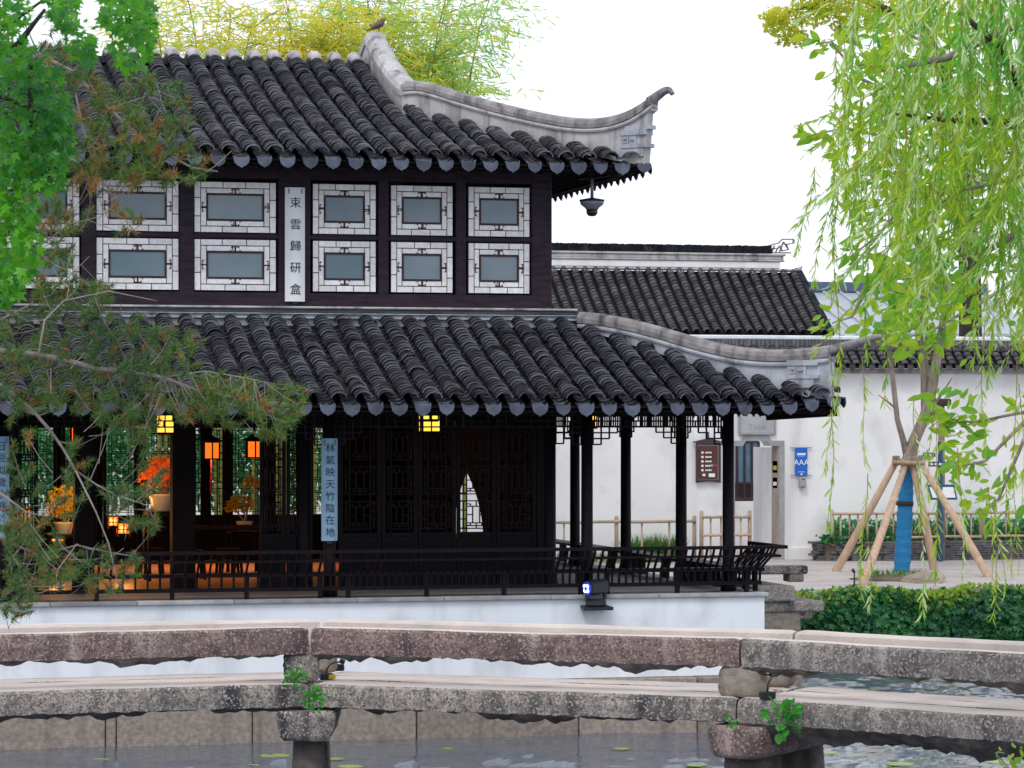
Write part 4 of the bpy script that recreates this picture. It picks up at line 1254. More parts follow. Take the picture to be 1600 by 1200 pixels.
def foliage(name, parts, mats, parent=None, **kw):
    """parts: list of (template, P, D, N-or-None, scale array, material index)"""
    Vs, Fs, Ms, o = [], [], [], 0
    for (tv, tf), P, D, Nv, sc, mi in parts:
        if not len(P): continue
        D = unit(D)
        if Nv is None: D, S, N = frames(D)
        else:
            S = unit(np.cross(Nv, D)); N = np.cross(D, S)
        k = np.asarray(sc)[:, None]
        V, F = scatter(tv, tf, P, D*k, S*k, N*k)
        Vs.append(V); Fs.append(F + o); o += len(V); Ms.append(np.full(len(F), mi))
    V = np.concatenate(Vs); F = np.concatenate(Fs)
    w = np.array(wloc(parent)) if parent else np.zeros(3)
    me = np_mesh(name, V - w, F, mats, np.concatenate(Ms))
    return mesh_obj(name, me, parent, (0, 0, 0), **kw)
def rand_dirs(n, base=(0, 0, 0), k=1.0):
    return unit(unit(RN.normal(size=(n, 3)))*k + np.array(base))

# ---- bonsai in pots, some brightened by added point lights
def bonsai(base, mat, label, pot_k=1.0, crown=((0, 0, .5, .3),), leaf=0.06, n=500, pot='pot', stand=0.0):
    t = thing('potted_bonsai', label, 'bonsai', base, 'bonsai on show inside the pavilion')
    k = pot_k
    MB().lathe([(0.13*k, 0), (0.16*k, 0.02), (0.20*k, 0.20*k), (0.23*k, 0.24*k), (0.24*k, 0.27*k), (0.215*k, 0.27*k), (0.20*k, 0.24*k)], (0, 0, 0), 20).local('pot', M[pot], t)
    mb = MB()
    for (cx, cy, cz, r) in crown:
        mb.tube([(0, 0, 0.22*k), (cx*.3 + .03, cy*.3, cz*.5), (cx*.8, cy*.8, cz*.9)], [0.035*k, 0.025*k, 0.012*k], 6)
    mb.local('trunk', M['bark'], t)
    P, D = [], []
    for (cx, cy, cz, r) in crown:
        m = int(n*r*r/sum(c[3]**2 for c in crown))
        q = rand_dirs(m); rad = r*RN.random(m)**(0.45)
        P.append(np.array((cx, cy, cz)) + q*rad[:, None]*np.array((1, 1, .62))); D.append(q + np.array((0, 0, .3)))
    P = np.concatenate(P) + np.array(base); D = np.concatenate(D)
    f = foliage('crown', [(leaf_lobed(leaf), P, D, None, RN.uniform(.6, 1.2, len(P)), 0)], [M[mat]], t, kind='stuff')
    return t
def pedestal(base, w, h, label):
    t = thing('display_stand', label, 'stand', base, 'dark display stands inside the pavilion')
    MB().bev(-w, w, -w, w, h - 0.05, h, 0.01).local('top', M['wood_in'], t)
    for sx in (-1, 1):
        for sy_ in (-1, 1): MB().box(sx*w*.9 - .025, sx*w*.9 + .025, sy_*w*.9 - .025, sy_*w*.9 + .025, 0, h - 0.051).local('leg', M['wood_in'], t)
    MB().box(-w*.85, w*.85, -w*.9, -w*.86, h*.3, h*.36).local('stretcher', M['wood_in'], t)
    return t
IFZ = FZ + 0.02
def shown(px, py_base, Y, mat, label, slabel, **kw):
    p = onY(px, py_base, Y); p.z = max(p.z, IFZ + 0.3)
    pedestal((p.x, p.y, IFZ), 0.26, p.z - IFZ, slabel)
    return bonsai(tuple(p), mat, label, **kw), p
_, p = shown(254, 799, 47.4, 'orange_leaf', 'bonsai with orange leaves in a wide cream pot', 'dark stand under the orange-leaved bonsai', crown=((-.12, 0, .52, .24), (.08, 0, .62, .22), (-.02, .05, .72, .17)), pot_k=1.0, n=420, leaf=.07)
point(p + Vector((-.15, -0.75, 0.75)), 8, ORG, .05)  # bare point light added to brighten the orange bonsai
_, p = shown(100, 835, 47.6, 'yellow_leaf', 'bonsai with rounded yellow crown behind the pine', 'dark stand under the rounded yellow bonsai', crown=((0, 0, .55, .3), (-.1, 0, .38, .2), (.12, 0, .42, .2)), pot_k=.7, n=600, leaf=.05)
point(p + Vector((0.1, -0.8, 0.8)), 24, YEL, .05)  # added point light for the rounded yellow crown, no lantern here
_, p = shown(29, 845, 47.0, 'yellow_leaf', 'low yellow bonsai beside the left blue board', 'dark stand under the low yellow bonsai', crown=((0, 0, .33, .26), (.15, 0, .25, .15)), pot_k=.6, n=400, leaf=.05)
point(p + Vector((0.1, -0.8, 0.7)), 18, YEL, .05)  # point light added to lift the low yellow bonsai
_, p = shown(382, 830, 49.6, 'yellow_leaf', 'olive bonsai with cloud-like pads before the rear window', 'dark stand under the cloud-shaped olive bonsai', crown=((-.05, 0, .45, .22), (.1, 0, .78, .16), (-.2, 0, .4, .14)), pot_k=.6, n=450, leaf=.05)
# floor lanterns: orange cubes behind the pine
def floor_lamp(loc, w, h, label):
    t = thing('floor_lantern', label, 'lantern', loc, 'orange floor lanterns inside the pavilion')
    MB().box(-w, w, -w, w, 0.05, h).local('shade', M['lamp_o'], t)
    f = MB()
    for sx in (-1, 1):
        for sy_ in (-1, 1): f.box(sx*w*1.05 - .012, sx*w*1.05 + .012, sy_*w*1.05 - .012, sy_*w*1.05 + .012, 0, h + .03)
    f.box(-w*1.06, w*1.06, -w*1.07, -w*1.03, h*.5, h*.5 + .02).box(-.012, .012, -w*1.07, -w*1.03, .05, h)
    f.local('frame', M['wood_in'], t)
    e = point((0, 0, 0), 14, ORG); e.parent = t; e.location = (0, -w*1.6, h*.6)
floor_lamp(onY(176, 826, 48.0), 0.07, 0.18, 'small orange box lantern behind pine needles')
floor_lamp(onY(192, 838, 48.3), 0.09, 0.2, 'larger orange box lantern lower right of the small one')
floor_lamp(onY(86, 850, 48.3), 0.12, 0.16, 'low orange box lantern under the yellow bonsai')
# long dark table in the open bay
t = thing('long_table', 'long dark wooden table in the open middle bay', 'table', (XY(345, 49.2), 49.2, IFZ))
MB().bev(-0.75, 0.75, -0.3, 0.3, 0.72, 0.78, 0.01).local('top', M['wood_in'], t)
for sx in (-1, 1):
    for sy_ in (-1, 1): MB().box(sx*.68 - .035, sx*.68 + .035, sy_*.24 - .035, sy_*.24 + .035, 0, .719).local('leg', M['wood_in'], t)
for i, (px, Y) in enumerate(((300, 47.6), (358, 48.2), (235, 48.6))):
    c = thing('wooden_stool', ['dark stool left of the long table', 'dark stool in front of the long table', 'dark stool near the orange bonsai'][i], 'stool', (XY(px, Y), Y, IFZ), 'dark stools in the pavilion')
    MB().bev(-.18, .18, -.18, .18, .42, .46, .01).local('seat', M['wood_in'], c)
    for sx in (-1, 1):
        for sy_ in (-1, 1): MB().bar((sx*.15, sy_*.15, 0.419), (sx*.18, sy_*.18, 0), .035).local('leg', M['wood_in'], c)
# two unseen lanterns added behind the lintel to brighten the room and floor
palace_lantern((XY(250, 51.5), 51.5, 4.45), 0.8, 'unseen orange lantern added to light the floor before rear windows', 'lamp_o', 330, ORG, True, 0)
palace_lantern((XY(430, 51.5), 51.5, 4.45), 0.8, 'unseen orange lantern added to light the room beside right-hand partition', 'lamp_o', 260, ORG, True, 0)

# ---- dome camera hanging under the upper right corner
p = onY(925, 338, 44.6)
t = thing('dome_camera', 'grey dome camera hanging under the upper right eave corner', 'camera', p)
MB().lathe([(0.02, 0.0), (0.06, 0.01), (0.085, 0.05), (0.085, 0.10)], (0, 0, 0), 18).local('dome', M['black'], t)
MB().lathe([(0.09, 0.101), (0.11, 0.13), (0.165, 0.17), (0.18, 0.20), (0.18, 0.225)], (0, 0, 0), 20).local('housing', M['grey_cam'], t)
MB().lathe([(0.19, 0.226), (0.19, 0.25), (0.05, 0.275), (0.03, 0.28)], (0, 0, 0), 20).local('rim', M['black_pl'], t)
MB().lathe([(0.026, 0.281), (0.026, 0.62)], (0, 0, 0), 10).local('stem', M['grey_cam'], t)

# ---- bird on the ridge peak
p = onY(591, 49, 49.62)
t = thing('perched_bird', 'small brown bird perched on the top of the roof ridge', 'bird', (p.x, p.y, p.z))
mb = MB()
mb.tube([(-0.20, 0, 0.005), (-0.13, 0, 0.035), (-0.05, 0, 0.075), (0.02, 0, 0.115), (0.06, 0, 0.16), (0.075, 0, 0.195), (0.085, 0, 0.215)], [0.012, 0.02, 0.05, 0.065, 0.05, 0.038, 0.012], 10)
mb.tube([(0.095, 0, 0.195), (0.135, 0, 0.19)], [0.014, 0.003], 6)
mb.tube([(-0.12, 0.045, 0.05), (0.0, 0.06, 0.11), (0.03, 0.05, 0.13)], [0.008, 0.028, 0.012], 6)
mb.tube([(-0.12, -0.045, 0.05), (0.0, -0.06, 0.11), (0.03, -0.05, 0.13)], [0.008, 0.028, 0.012], 6)
for sy_ in (-1, 1): mb.tube([(0.01, sy_*.02, 0.06), (0.015, sy_*.02, -0.02)], 0.007, 5)
mb.local('body', M['bird'], t)

# ---- moving-head spotlight on a bracket shelf on the white wall
p = onY(931, 953, 42.2)
t = thing('spotlight', 'black moving-head spotlight with blue-white lamps on the white wall', 'spotlight', (p.x, p.y, p.z))
MB().prism([(-0.22, -0.14, 0.0), (0.22, -0.14, 0.0), (0.19, 0.145, 0.02), (-0.19, 0.145, 0.02)], (0, 0, 0.045)).local('shelf', M['black_pl'], t)
MB().bev(-0.13, 0.13, -0.10, 0.10, 0.05, 0.15, 0.02).local('base', M['black'], t)
y_ = MB(); y_.bev(-0.15, -0.11, -0.05, 0.05, 0.15, 0.36, 0.01).bev(0.11, 0.15, -0.05, 0.05, 0.15, 0.36, 0.01).local('yoke', M['black'], t)
h = thing('head', None, None, (0.0, -0.02, 0.33)); h.parent = t; h.rotation_euler = (math.radians(6), math.radians(0), math.radians(-68))
MB().bev(-0.105, 0.105, -0.16, 0.17, -0.10, 0.10, 0.03).local('housing', M['black'], h)
MB().lathe([(0.095, -0.005), (0.095, 0.01)], (0, 0, 0), 18).local('face_ring', M['led_rim'], h, (0, -0.165, 0)).rotation_euler = (math.radians(90), 0, 0)
for a in range(4):
    MB().lathe([(0.03, 0), (0.03, 0.012)], (0, 0, 0), 10).local('lamp', M['led'], h, (0.045*math.cos(math.pi/4 + a*math.pi/2), -0.178, 0.045*math.sin(math.pi/4 + a*math.pi/2))).rotation_euler = (math.radians(90), 0, 0)
MB().lathe([(0.03, 0), (0.03, 0.012)], (0, 0, 0), 10).local('lamp', M['led_rim'], h, (0, -0.179, 0)).rotation_euler = (math.radians(90), 0, 0)

# ================================================================== stone link to the right bank
t = thing('stone_footbridge', 'short low stone footbridge with rail at the right end of the pavilion', 'footbridge', (15.2, 43.9, 0))
xr = XY(1243, 43.2)
MB().bev(14.70, xr, 43.2, 44.7, 1.79, 2.02, 0.02).build('deck_slab', M['stone'], t)
MB().bev(14.75, XY(1278, 43.6), 43.3, 44.9, 1.62, 1.785, 0.03).build('cap_stone', M['stone'], t)
MB().prism([(14.72, 43.35, -0.4), (XY(1258, 43.35), 43.35, -0.4), (XY(1250, 43.35), 43.35, 1.615), (14.72, 43.35, 1.615)], (0, 1.4, 0)).build('pier', M['granite'], t)
MB().bev(14.9, XY(1256, 44.4), 44.2, 44.45, 2.14, 2.27, 0.02).build('rail_beam', M['stone'], t)
MB().bev(XY(1230, 44.3), XY(1253, 44.3), 44.2, 44.5, 2.022, 2.138, 0.015).build('rail_post', M['granite'], t)
MB().bev(xr + 0.02, xr + 0.28, 43.5, 56.0, 1.55, 1.78, 0.02).build('approach_slab', M['stone'], t)
MB().bev(xr - 1.2, xr + 0.9, 44.95, 56.4, 1.4, 1.60, 0.02).build('approach_slab', M['stone'], t)
# ================================================================== zigzag stone bridge in the foreground
RT, DT = 2.61, 2.115
def brp(px, py): return W(px, py, 1.84*FPX/(py - HY))
BR = [brp(-420, 1000), brp(484, 981), brp(1156, 998.5), brp(1850, 1035)]
BRG = thing('stone_zigzag_bridge', 'low zigzag stone bridge with rough rail beams in the foreground', 'bridge', ((BR[1].x+BR[2].x)/2, (BR[1].y+BR[2].y)/2, 0))

def rough_beam(a, b, w, h, zt, side, mats, name, bot=0.03, seed=0, n=80, bulge=0.0, endr=0.03, off=0.0):
    """long hewn stone: nearly flat pale top, pitted sides, ragged underside; a,b: near edge ends, side: direction of the width"""
    rng = np.random.default_rng(seed)
    a, b = Vector((a.x, a.y, 0)), Vector((b.x, b.y, 0)); dr = (b - a).normalized(); L = (b - a).length
    side = Vector(side)
    ph = rng.uniform(0, 6, 8)
    def wav(s, k): return math.sin(s*1.3*k + ph[0]) * .5 + math.sin(s*2.9*k + ph[1])*.3 + math.sin(s*6.3*k + ph[2])*.2
    vs, fs, mi = [], [], []
    m = 12
    for i in range(n + 1):
        s = L*i/n
        e = max(0.0, 1 - min(s, L - s)/0.05)*endr
        bt = bot*(0.55 + 0.9*max(-0.45, wav(s, 1.9))) + .012*math.sin(s*19 + ph[3]) + .008*math.sin(s*41 + ph[4]) + rng.uniform(-.010, .010)
        fr = 0.008*wav(s, 2.1) + rng.uniform(-.003, .003)
        tp = 0.006*wav(s, 1.4)
        c = 0.022
        pr = [(c + fr + e, zt + tp - e*.5), (w*.5, zt + tp + .004 - e*.5), (w - c, zt + tp - e*.5), (w, zt - c), (w + .006, zt - h*.5), (w - .02, zt - h), (w*.7, zt - h - bt*.8 - bulge*.8),
              (w*.35, zt - h - bt - bulge), (w*.12, zt - h - bt*.5 - bulge*.3), (fr + .01, zt - h + rng.uniform(-.008, .008)), (fr - .004 + rng.uniform(-.004, .004), zt - h*.5), (fr + e*.6, zt - c)]
        p = a + dr*s
        for (o, z) in pr: vs.append((p.x + side.x*(o + off), p.y + side.y*(o + off), z))
    for i in range(n):
        for j in range(m):
            fs.append((i*m + j, i*m + (j+1) % m, (i+1)*m + (j+1) % m, (i+1)*m + j))
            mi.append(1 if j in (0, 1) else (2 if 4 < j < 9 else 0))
    fs.append(tuple(range(m-1, -1, -1))); mi.append(0); fs.append(tuple(n*m + j for j in range(m))); mi.append(0)
    mb = MB(); mb.add(vs, fs); mb.m = mi; mb.sm = [False]*len(fs)
    return mb.build(name, mats, BRG)
def perp(a, b):
    d_ = (b - a); d_.z = 0; d_.normalize(); return Vector((-d_.y, d_.x, 0))
kinds = ['stone_red', 'stone_red', 'stone_char']
def offs(k, o):
    """corner k of the zigzag, moved o metres across the deck along the mitre"""
    n0 = perp(BR[max(k-1, 0)], BR[max(k, 1)]) if k else perp(BR[0], BR[1])
    n1 = perp(BR[min(k, 2)], BR[min(k, 2) + 1])
    m = (n0 + n1).normalized()
    return BR[k] + m*(o/max(.5, m.dot(n1)))
def span(i, o, *args, **kw):
    a, b = offs(i, o), offs(i+1, o); dr = (b - a); dr.z = 0; dr.normalize()
    return rough_beam(a + dr*0.008, b - dr*0.008, *args, **kw)
for i in range(3):
    sd_ = perp(BR[i], BR[i+1])
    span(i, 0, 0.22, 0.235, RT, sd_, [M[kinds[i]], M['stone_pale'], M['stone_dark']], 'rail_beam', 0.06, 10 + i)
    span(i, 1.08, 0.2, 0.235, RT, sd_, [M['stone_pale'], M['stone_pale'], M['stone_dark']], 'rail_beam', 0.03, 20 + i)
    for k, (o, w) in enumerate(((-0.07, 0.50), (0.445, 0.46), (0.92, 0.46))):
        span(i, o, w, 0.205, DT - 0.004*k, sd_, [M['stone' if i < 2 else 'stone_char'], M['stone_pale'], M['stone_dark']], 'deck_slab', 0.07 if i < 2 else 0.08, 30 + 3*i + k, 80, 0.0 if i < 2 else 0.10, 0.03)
def rough_block(c, dr, sd_, w0, w1, z0, z1, t0, t1, mat, name, seed, barrel=0.0, n=7):
    """dressed stone block: w across the view, t into it, a little barrelled, corners worn"""
    rng = np.random.default_rng(seed); vs, fs = [], []
    m = 12
    for i in range(n + 1):
        q = i/n; w = w0 + (w1 - w0)*q + barrel*math.sin(math.pi*q); z = z0 + (z1 - z0)*q
        e = 0.02 if i in (0, n) else 0.0
        for j in range(m):
            ang = 2*math.pi*(j + .5)/m
            cx_, cy_ = math.cos(ang), math.sin(ang); k = 1/max(abs(cx_), abs(cy_))**0.86
            o = Vector(dr)*((w/2 - e)*cx_*k) + Vector(sd_)*((t1 + t0)/2 + ((t1 - t0)/2 - e)*cy_*k)
            vs.append((c.x + o.x + rng.normal()*.004, c.y + o.y + rng.normal()*.004, z + rng.normal()*.002))
    for i in range(n):
        for j in range(m): fs.append((i*m + j, i*m + (j+1) % m, (i+1)*m + (j+1) % m, (i+1)*m + j))
    fs.append(tuple(range(m-1, -1, -1))); fs.append(tuple(n*m + j for j in range(m)))
    mb = MB(); mb.add(vs, fs, True); return mb.build(name, M[mat] if isinstance(mat, str) else mat, BRG)
for i, (wp, wc, wb, lean) in enumerate(((0.30, 0.56, 0.30, 1.0), (0.37, 0.55, 0.44, 1.0))):
    c = BR[i+1]; dr = (BR[i+2] - BR[i]); dr.z = 0; dr.normalize(); sd_ = perp(BR[i], BR[i+2])
    c0 = c - dr*(0.08 if i == 0 else 0.02)
    rough_block(c0, dr, sd_, wp, wp*(1.12 if i == 0 else .96), DT + .003, RT - 0.235, 0.0, 0.24, 'stone' if i == 0 else 'granite', 'rail_post', 60 + i, 0.0 if i == 0 else 0.03)
    rough_block(c0 + dr*(0.14 if i == 0 else -.2), dr, sd_, wp*.9, wp*.9, DT + .003, RT - 0.235, 1.08, 1.28, 'granite', 'rail_post', 65 + i)
    ct = DT - 0.235
    rough_block(c0 + dr*0.05, dr, sd_, wc*.82, wc, ct - 0.27, ct, -0.18, 1.45, 'stone' if i == 0 else 'stone_red', 'pier_cap', 70 + i, 0.02)
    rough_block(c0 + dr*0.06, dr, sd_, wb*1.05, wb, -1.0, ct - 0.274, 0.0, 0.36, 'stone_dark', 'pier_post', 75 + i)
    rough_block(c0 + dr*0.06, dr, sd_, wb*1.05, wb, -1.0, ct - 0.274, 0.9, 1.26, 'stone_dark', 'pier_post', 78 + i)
for k in (0, 3):
    c = BR[k]; dr = (BR[1] - BR[0]) if k == 0 else (BR[3] - BR[2]); dr.z = 0; dr.normalize(); sd_ = Vector((-dr.y, dr.x, 0))
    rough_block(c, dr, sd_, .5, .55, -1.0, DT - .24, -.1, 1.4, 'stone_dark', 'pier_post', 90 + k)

# ---- little lamps on the bridge deck
def deck_lamp(p, label, mirror_=1, yellow=False, tall=0.17):
    t = thing('gooseneck_lamp', label, 'lamp', p, 'small lamps on the bridge deck')
    MB().bev(-0.06, 0.06, -0.05, 0.05, 0.0, 0.06, 0.008).local('base', M['black_pl'], t)
    if yellow: MB().bev(0.01, 0.075, -0.056, 0.02, 0.006, 0.05, 0.006).local('label_plate', M['yellow_pl'], t)
    pts = [(0, 0, 0.06), (0.005*mirror_, 0, 0.06 + tall*.4), (0.04*mirror_, 0, 0.06 + tall*.8), (0.09*mirror_, 0, 0.06 + tall), (0.13*mirror_, 0, 0.055 + tall)]
    MB().tube(pts, 0.0075, 6).local('arm', M['black'], t)
    MB().tube([(0.125*mirror_, 0, 0.07 + tall), (0.165*mirror_, 0, 0.055 + tall)], [0.022, 0.026], 10).local('head', M['black'], t)
    return t
sdm = perp(BR[1], BR[2])
def on_deck(px, py): 
    p = onZ(px, py, DT + 0.006); return p
deck_lamp(on_deck(1199, 1092), 'black gooseneck lamp on the deck right of the right pier', 1, False, 0.16)
deck_lamp(on_deck(510, 1062), 'gooseneck lamp with yellow plate beside the left pier', 1, True, 0.10)
deck_lamp(on_deck(527, 1048), 'black lamp further back beside the left pier', -1, False, 0.06)
t = thing('rail_spotlight', 'tiny black spotlight on the right rail post', 'spotlight', BR[2] + (BR[3]-BR[2]).normalized()*0.19 + sdm*0.12 + Vector((0, 0, RT - 0.30 - BR[2].z)))
MB().tube([(-.02, 0, 0), (0.08, 0, -.005)], 0.006, 6).local('arm', M['black'], t)
MB().tube([(0.07, 0, 0), (0.10, 0, -.005)], [0.02, 0.026], 10).local('head', M['black'], t)

# ---- weeds in the joints
def weed(p, r, n, label, leaf=0.05, mat='fern', down=0.2, up=0.5):
    t = thing('weed', label, 'plant', p, 'green weeds growing on the bridge')
    q = rand_dirs(n, (0, -0.35, up)); rad = r*RN.random(n)**.6
    P = np.array(p) + q*rad[:, None]
    foliage('leaves', [(leaf_oval(leaf, leaf*.7), P, q + np.array((0, -.2, -down)), None, RN.uniform(.6, 1.2, n), 0)], [M[mat]], t, kind='stuff')
    mb = MB()
    for k in range(6):
        e = Vector(P[k % n]) - Vector(p); mb.tube([(0, 0, -.01), e*.6 + Vector((0, 0, .01)), e], 0.004, 4)
    mb.local('stems', M['fern'], t)
s0 = perp(BR[0], BR[1])
weed(W(460, 1062, 27.2), 0.09, 70, 'small green weed at the foot of the left rail post', 0.045)
weed(W(490, 1094, 27.1), 0.10, 90, 'green weed on the left pier cap', 0.045)
weed(W(1222, 1122, 25.6), 0.15, 60, 'leafy weed beside the right pier under the deck lamp', 0.085)
weed(W(1143, 1131, 25.8), 0.06, 18, 'tiny weed left of the right pier cap joint', 0.045)

# ---- lily pads
pads = [(158, 1187, .11), (430, 1181, .2), (525, 1186, .1), (548, 1198, .16), (1088, 1196, .14), (1262, 1188, .13), (1240, 1166, .22), (1285, 1176, .2), (1405, 1194, .19), (1500, 1169, .26), (1550, 1168, .2), (1565, 1191, .2), (1515, 1083, .1), (1330, 1182, .07), (395, 1196, .08), (700, 1170, .07), (970, 1170, .12)]
for i, (px, py, r) in enumerate(pads):
    p = onZ(px, py, 0.012)
    mb = MB(); n = 18; ph = R.uniform(0, 6)
    mb.prism([(r*(1 + .05*math.sin(3*k + ph))*math.cos(2*math.pi*k/n*0.96 + ph), r*(1 + .05*math.cos(2*k))*math.sin(2*math.pi*k/n*0.96 + ph), 0) for k in range(n)] + [(0, 0, 0)], (0, 0, 0.008))
    o = mesh_obj('lily_pad', mb.mesh('lily_pad', M['pad']), None, p)
    size = 'large' if r >= .19 else ('mid-sized' if r >= .13 else 'small')
    if px < 480: where = 'left of the left pier'
    elif px < 800: where = 'just right of the left pier'
    elif px < 1110: where = 'left of the right pier'
    elif px < 1320: where = 'right of the right pier'
    else: where = 'by the right picture edge'
    order = sum(1 for q in pads[:i] if (q[0] < 480) == (px < 480) and (q[0] < 800) == (px < 800) and (q[0] < 1110) == (px < 1110) and (q[0] < 1320) == (px < 1320) and ('large' if q[2] >= .19 else ('mid-sized' if q[2] >= .13 else 'small')) == size)
    extra = ['', ', the second from the left', ', the third from the left', ', the rightmost one'][order]
    props(o, '%s pale green lily pad %s%s' % (size, where, extra), 'lily pad', 'lily pads floating on the pond')

# ================================================================== FAR BANK: garden wall, gate, halls
WY = 70.2                         # front face of the white garden wall
gl, gr = XY(1147, WY), XY(1217, WY)
zt_wall = ZY(1400, 576, WY)
WALL = thing('garden_wall', 'long white garden wall with tiled coping behind the pavilion', 'wall', (20, WY + .2, GZ))
zg = ZY(1180, 697, WY); zg2 = ZY(1180, 689, WY)
w = MB()
w.box(-60, gl, WY, WY + 0.45, GZ - .3, zt_wall)
w.box(gr, 90, WY, WY + 0.45, GZ - .3, zt_wall)
gp = [(gl, zg), (gl, zt_wall), (gr, zt_wall), (gr, zg), (XY(1203, WY), zg), (XY(1198, WY), zg2), (XY(1165, WY), zg2), (XY(1160, WY), zg)]
w.prism([(x, WY, z) for x, z in gp], (0, 0.45, 0))
w.build('wall', M['white_old'], WALL)
# stone surround of the gate, following its raised middle
sr = MB(); sw = 0.13
op = [(gr, GZ - .05), (gr, zg), (XY(1203, WY), zg), (XY(1198, WY), zg2), (XY(1165, WY), zg2), (XY(1160, WY), zg), (gl, zg), (gl, GZ - .05)]
ou = [(gr + sw, GZ - .05), (gr + sw, zg + sw), (XY(1203, WY) + .03, zg + sw), (XY(1198, WY) + .03, zg2 + sw), (XY(1165, WY) - .03, zg2 + sw), (XY(1160, WY) - .03, zg + sw), (gl - sw, zg + sw), (gl - sw, GZ - .05)]
for k in range(7):
    q = [op[k], op[k+1], ou[k+1], ou[k]]
    sr.prism([(x, WY - 0.035, z) for x, z in q], (0, 0.034, 0))
sr.build('gate_surround', M['surround'], WALL)
MB().box(gr - 0.025, gr - 0.001, WY + 0.0, WY + 0.46, GZ - .05, zg - .002).box(gl + .001, gl + .025, WY, WY + .46, GZ - .05, zg - .002).build('gate_jamb', M['jamb'], WALL)
MB().box(XY(1231, WY), XY(1277, WY), WY - 0.05, WY - .001, GZ - .1, GZ + 0.28).build('wall_foot', M['white_old'], WALL)
# wall coping: plaster ridge line, dark band, small tile slope, drip row (right of the gate and behind the pavilion)
cx0, cx1 = -40, 60
zc = ZY(1400, 525, WY)
MB().bev(cx0, cx1, WY + 0.16, WY + 0.34, zc - 0.10, zc, 0.02).build('coping_ridge', M['white'], WALL)
MB().bev(cx0, cx1, WY + 0.18, WY + 0.32, zc - 0.36, zc - 0.102, 0.01).build('coping_band', M['band'], WALL)
tl = MB(); x = 14.0
while x < cx1:
    tl.box(x, x + R.uniform(.05, .09), WY + .165, WY + .179, zc - .355 + R.uniform(0, .04), zc - .104); x += R.uniform(.075, .13)
tl.build('coping_plate_row', M['slate'], WALL, kind='stuff')
MB().prism([(cx0, WY - 0.32, zt_wall + 0.02), (cx0, WY + 0.2, zc - 0.34), (cx0, WY + .3, zc - .34), (cx0, WY + 0.77, zt_wall + .02)], (cx1 - cx0, 0, 0)).build('coping_board', M['deck'], WALL)
A, S = [], []
for i in range(int((cx1 - 14)/0.25)):
    for k in range(5): A.append(14 + i*0.25); S.append(k*0.13)
A, S = np.array(A), np.array(S)
slp = Face((0, WY - 0.34), (1, 0), (0, 1), zt_wall + 0.05, (zc - .34 - zt_wall - .02)/0.54, 0)
P, L, U, N = lay(slp, A, S, CT, CF, CM, 0.02)
V, F = scatter(CT*np.array((.72, 1, .72)), CF, P, L, U, N)
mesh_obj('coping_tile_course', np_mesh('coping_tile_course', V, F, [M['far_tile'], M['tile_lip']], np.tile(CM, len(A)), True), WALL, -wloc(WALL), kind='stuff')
dm_ = drip_mesh(M['drip']); db = MB()
for i in range(int((cx1 - 14)/0.25)):
    T = Matrix.Translation((14.125 + i*.25, WY - .35, zt_wall + .06)) @ Matrix.Scale(.75, 4)
    db.add([T @ v.co for v in dm_.vertices], [tuple(q.vertices) for q in dm_.polygons])
db.build('drip_tile_row', M['far_tile'], WALL, kind='stuff')
MB().bev(cx0, cx1, WY - .08, WY - .001, zt_wall - .12, zt_wall - .002, .01).build('cornice', M['plaster'], WALL)

# courtyard seen through the gate
CT_ = thing('courtyard_building', 'small white courtyard building with blue window inside the gate', 'building', (gl, WY + 2.4, GZ))
cy = WY + 6.0
MB().box(gl - 4, gr + 0.3, cy, cy + 0.3, GZ - .1, GZ + 2.9).build('wall', M['white_old'], CT_)
MB().box(gr + 0.0, gr + 0.3, WY + .47, WY + 1.9, GZ - .1, GZ + 2.7).build('passage_wall', M['white_old'], CT_)
wx0, wx1 = XY(1140, cy), XY(1185, cy); wz0, wz1 = ZY(1165, 777, cy), ZY(1165, 690, cy)
f = MB(); f.bev(wx0 - .06, wx1 + .02, cy - .06, cy - .002, wz0 - .1, wz0, .01)
for k in range(5):
    x = wx0 + (wx1 - wx0)*k/4; f.bev(x - .03, x + .03, cy - .05, cy - .003, wz0, wz1, .008)
zm = ZY(1165, 755, cy); f.bev(wx0, wx1, cy - .045, cy - .003, zm - .03, zm + .03, .008).bev(wx0, wx1, cy - .048, cy - .003, wz1 - .02, wz1 + .05, .008)
wo_ = thing('window', None, None); wo_.parent = CT_
f.build('frame', M['lat_brown'], wo_)
MB().box(wx0, wx1, cy - .02, cy - .004, zm, wz1).build('pane', M['blue_glass'], wo_)
MB().box(wx0, wx1, cy - .03, cy - .004, wz0, zm - .031).build('panel', M['wood_up'], wo_)

def flat_sign(px0, px1, py0, py1, Y, mat, name, label, cat, th=0.03):
    x0, x1 = XY(px0, Y), XY(px1, Y); z0, z1 = ZY(px0, py1, Y), ZY(px0, py0, Y)
    t = thing(name, label, cat, ((x0+x1)/2, Y, z0))
    MB().bev(-(x1-x0)/2, (x1-x0)/2, -th, 0, 0, z1-z0, .008).local('panel', M[mat], t)
    return t, (x1-x0)/2, z1-z0
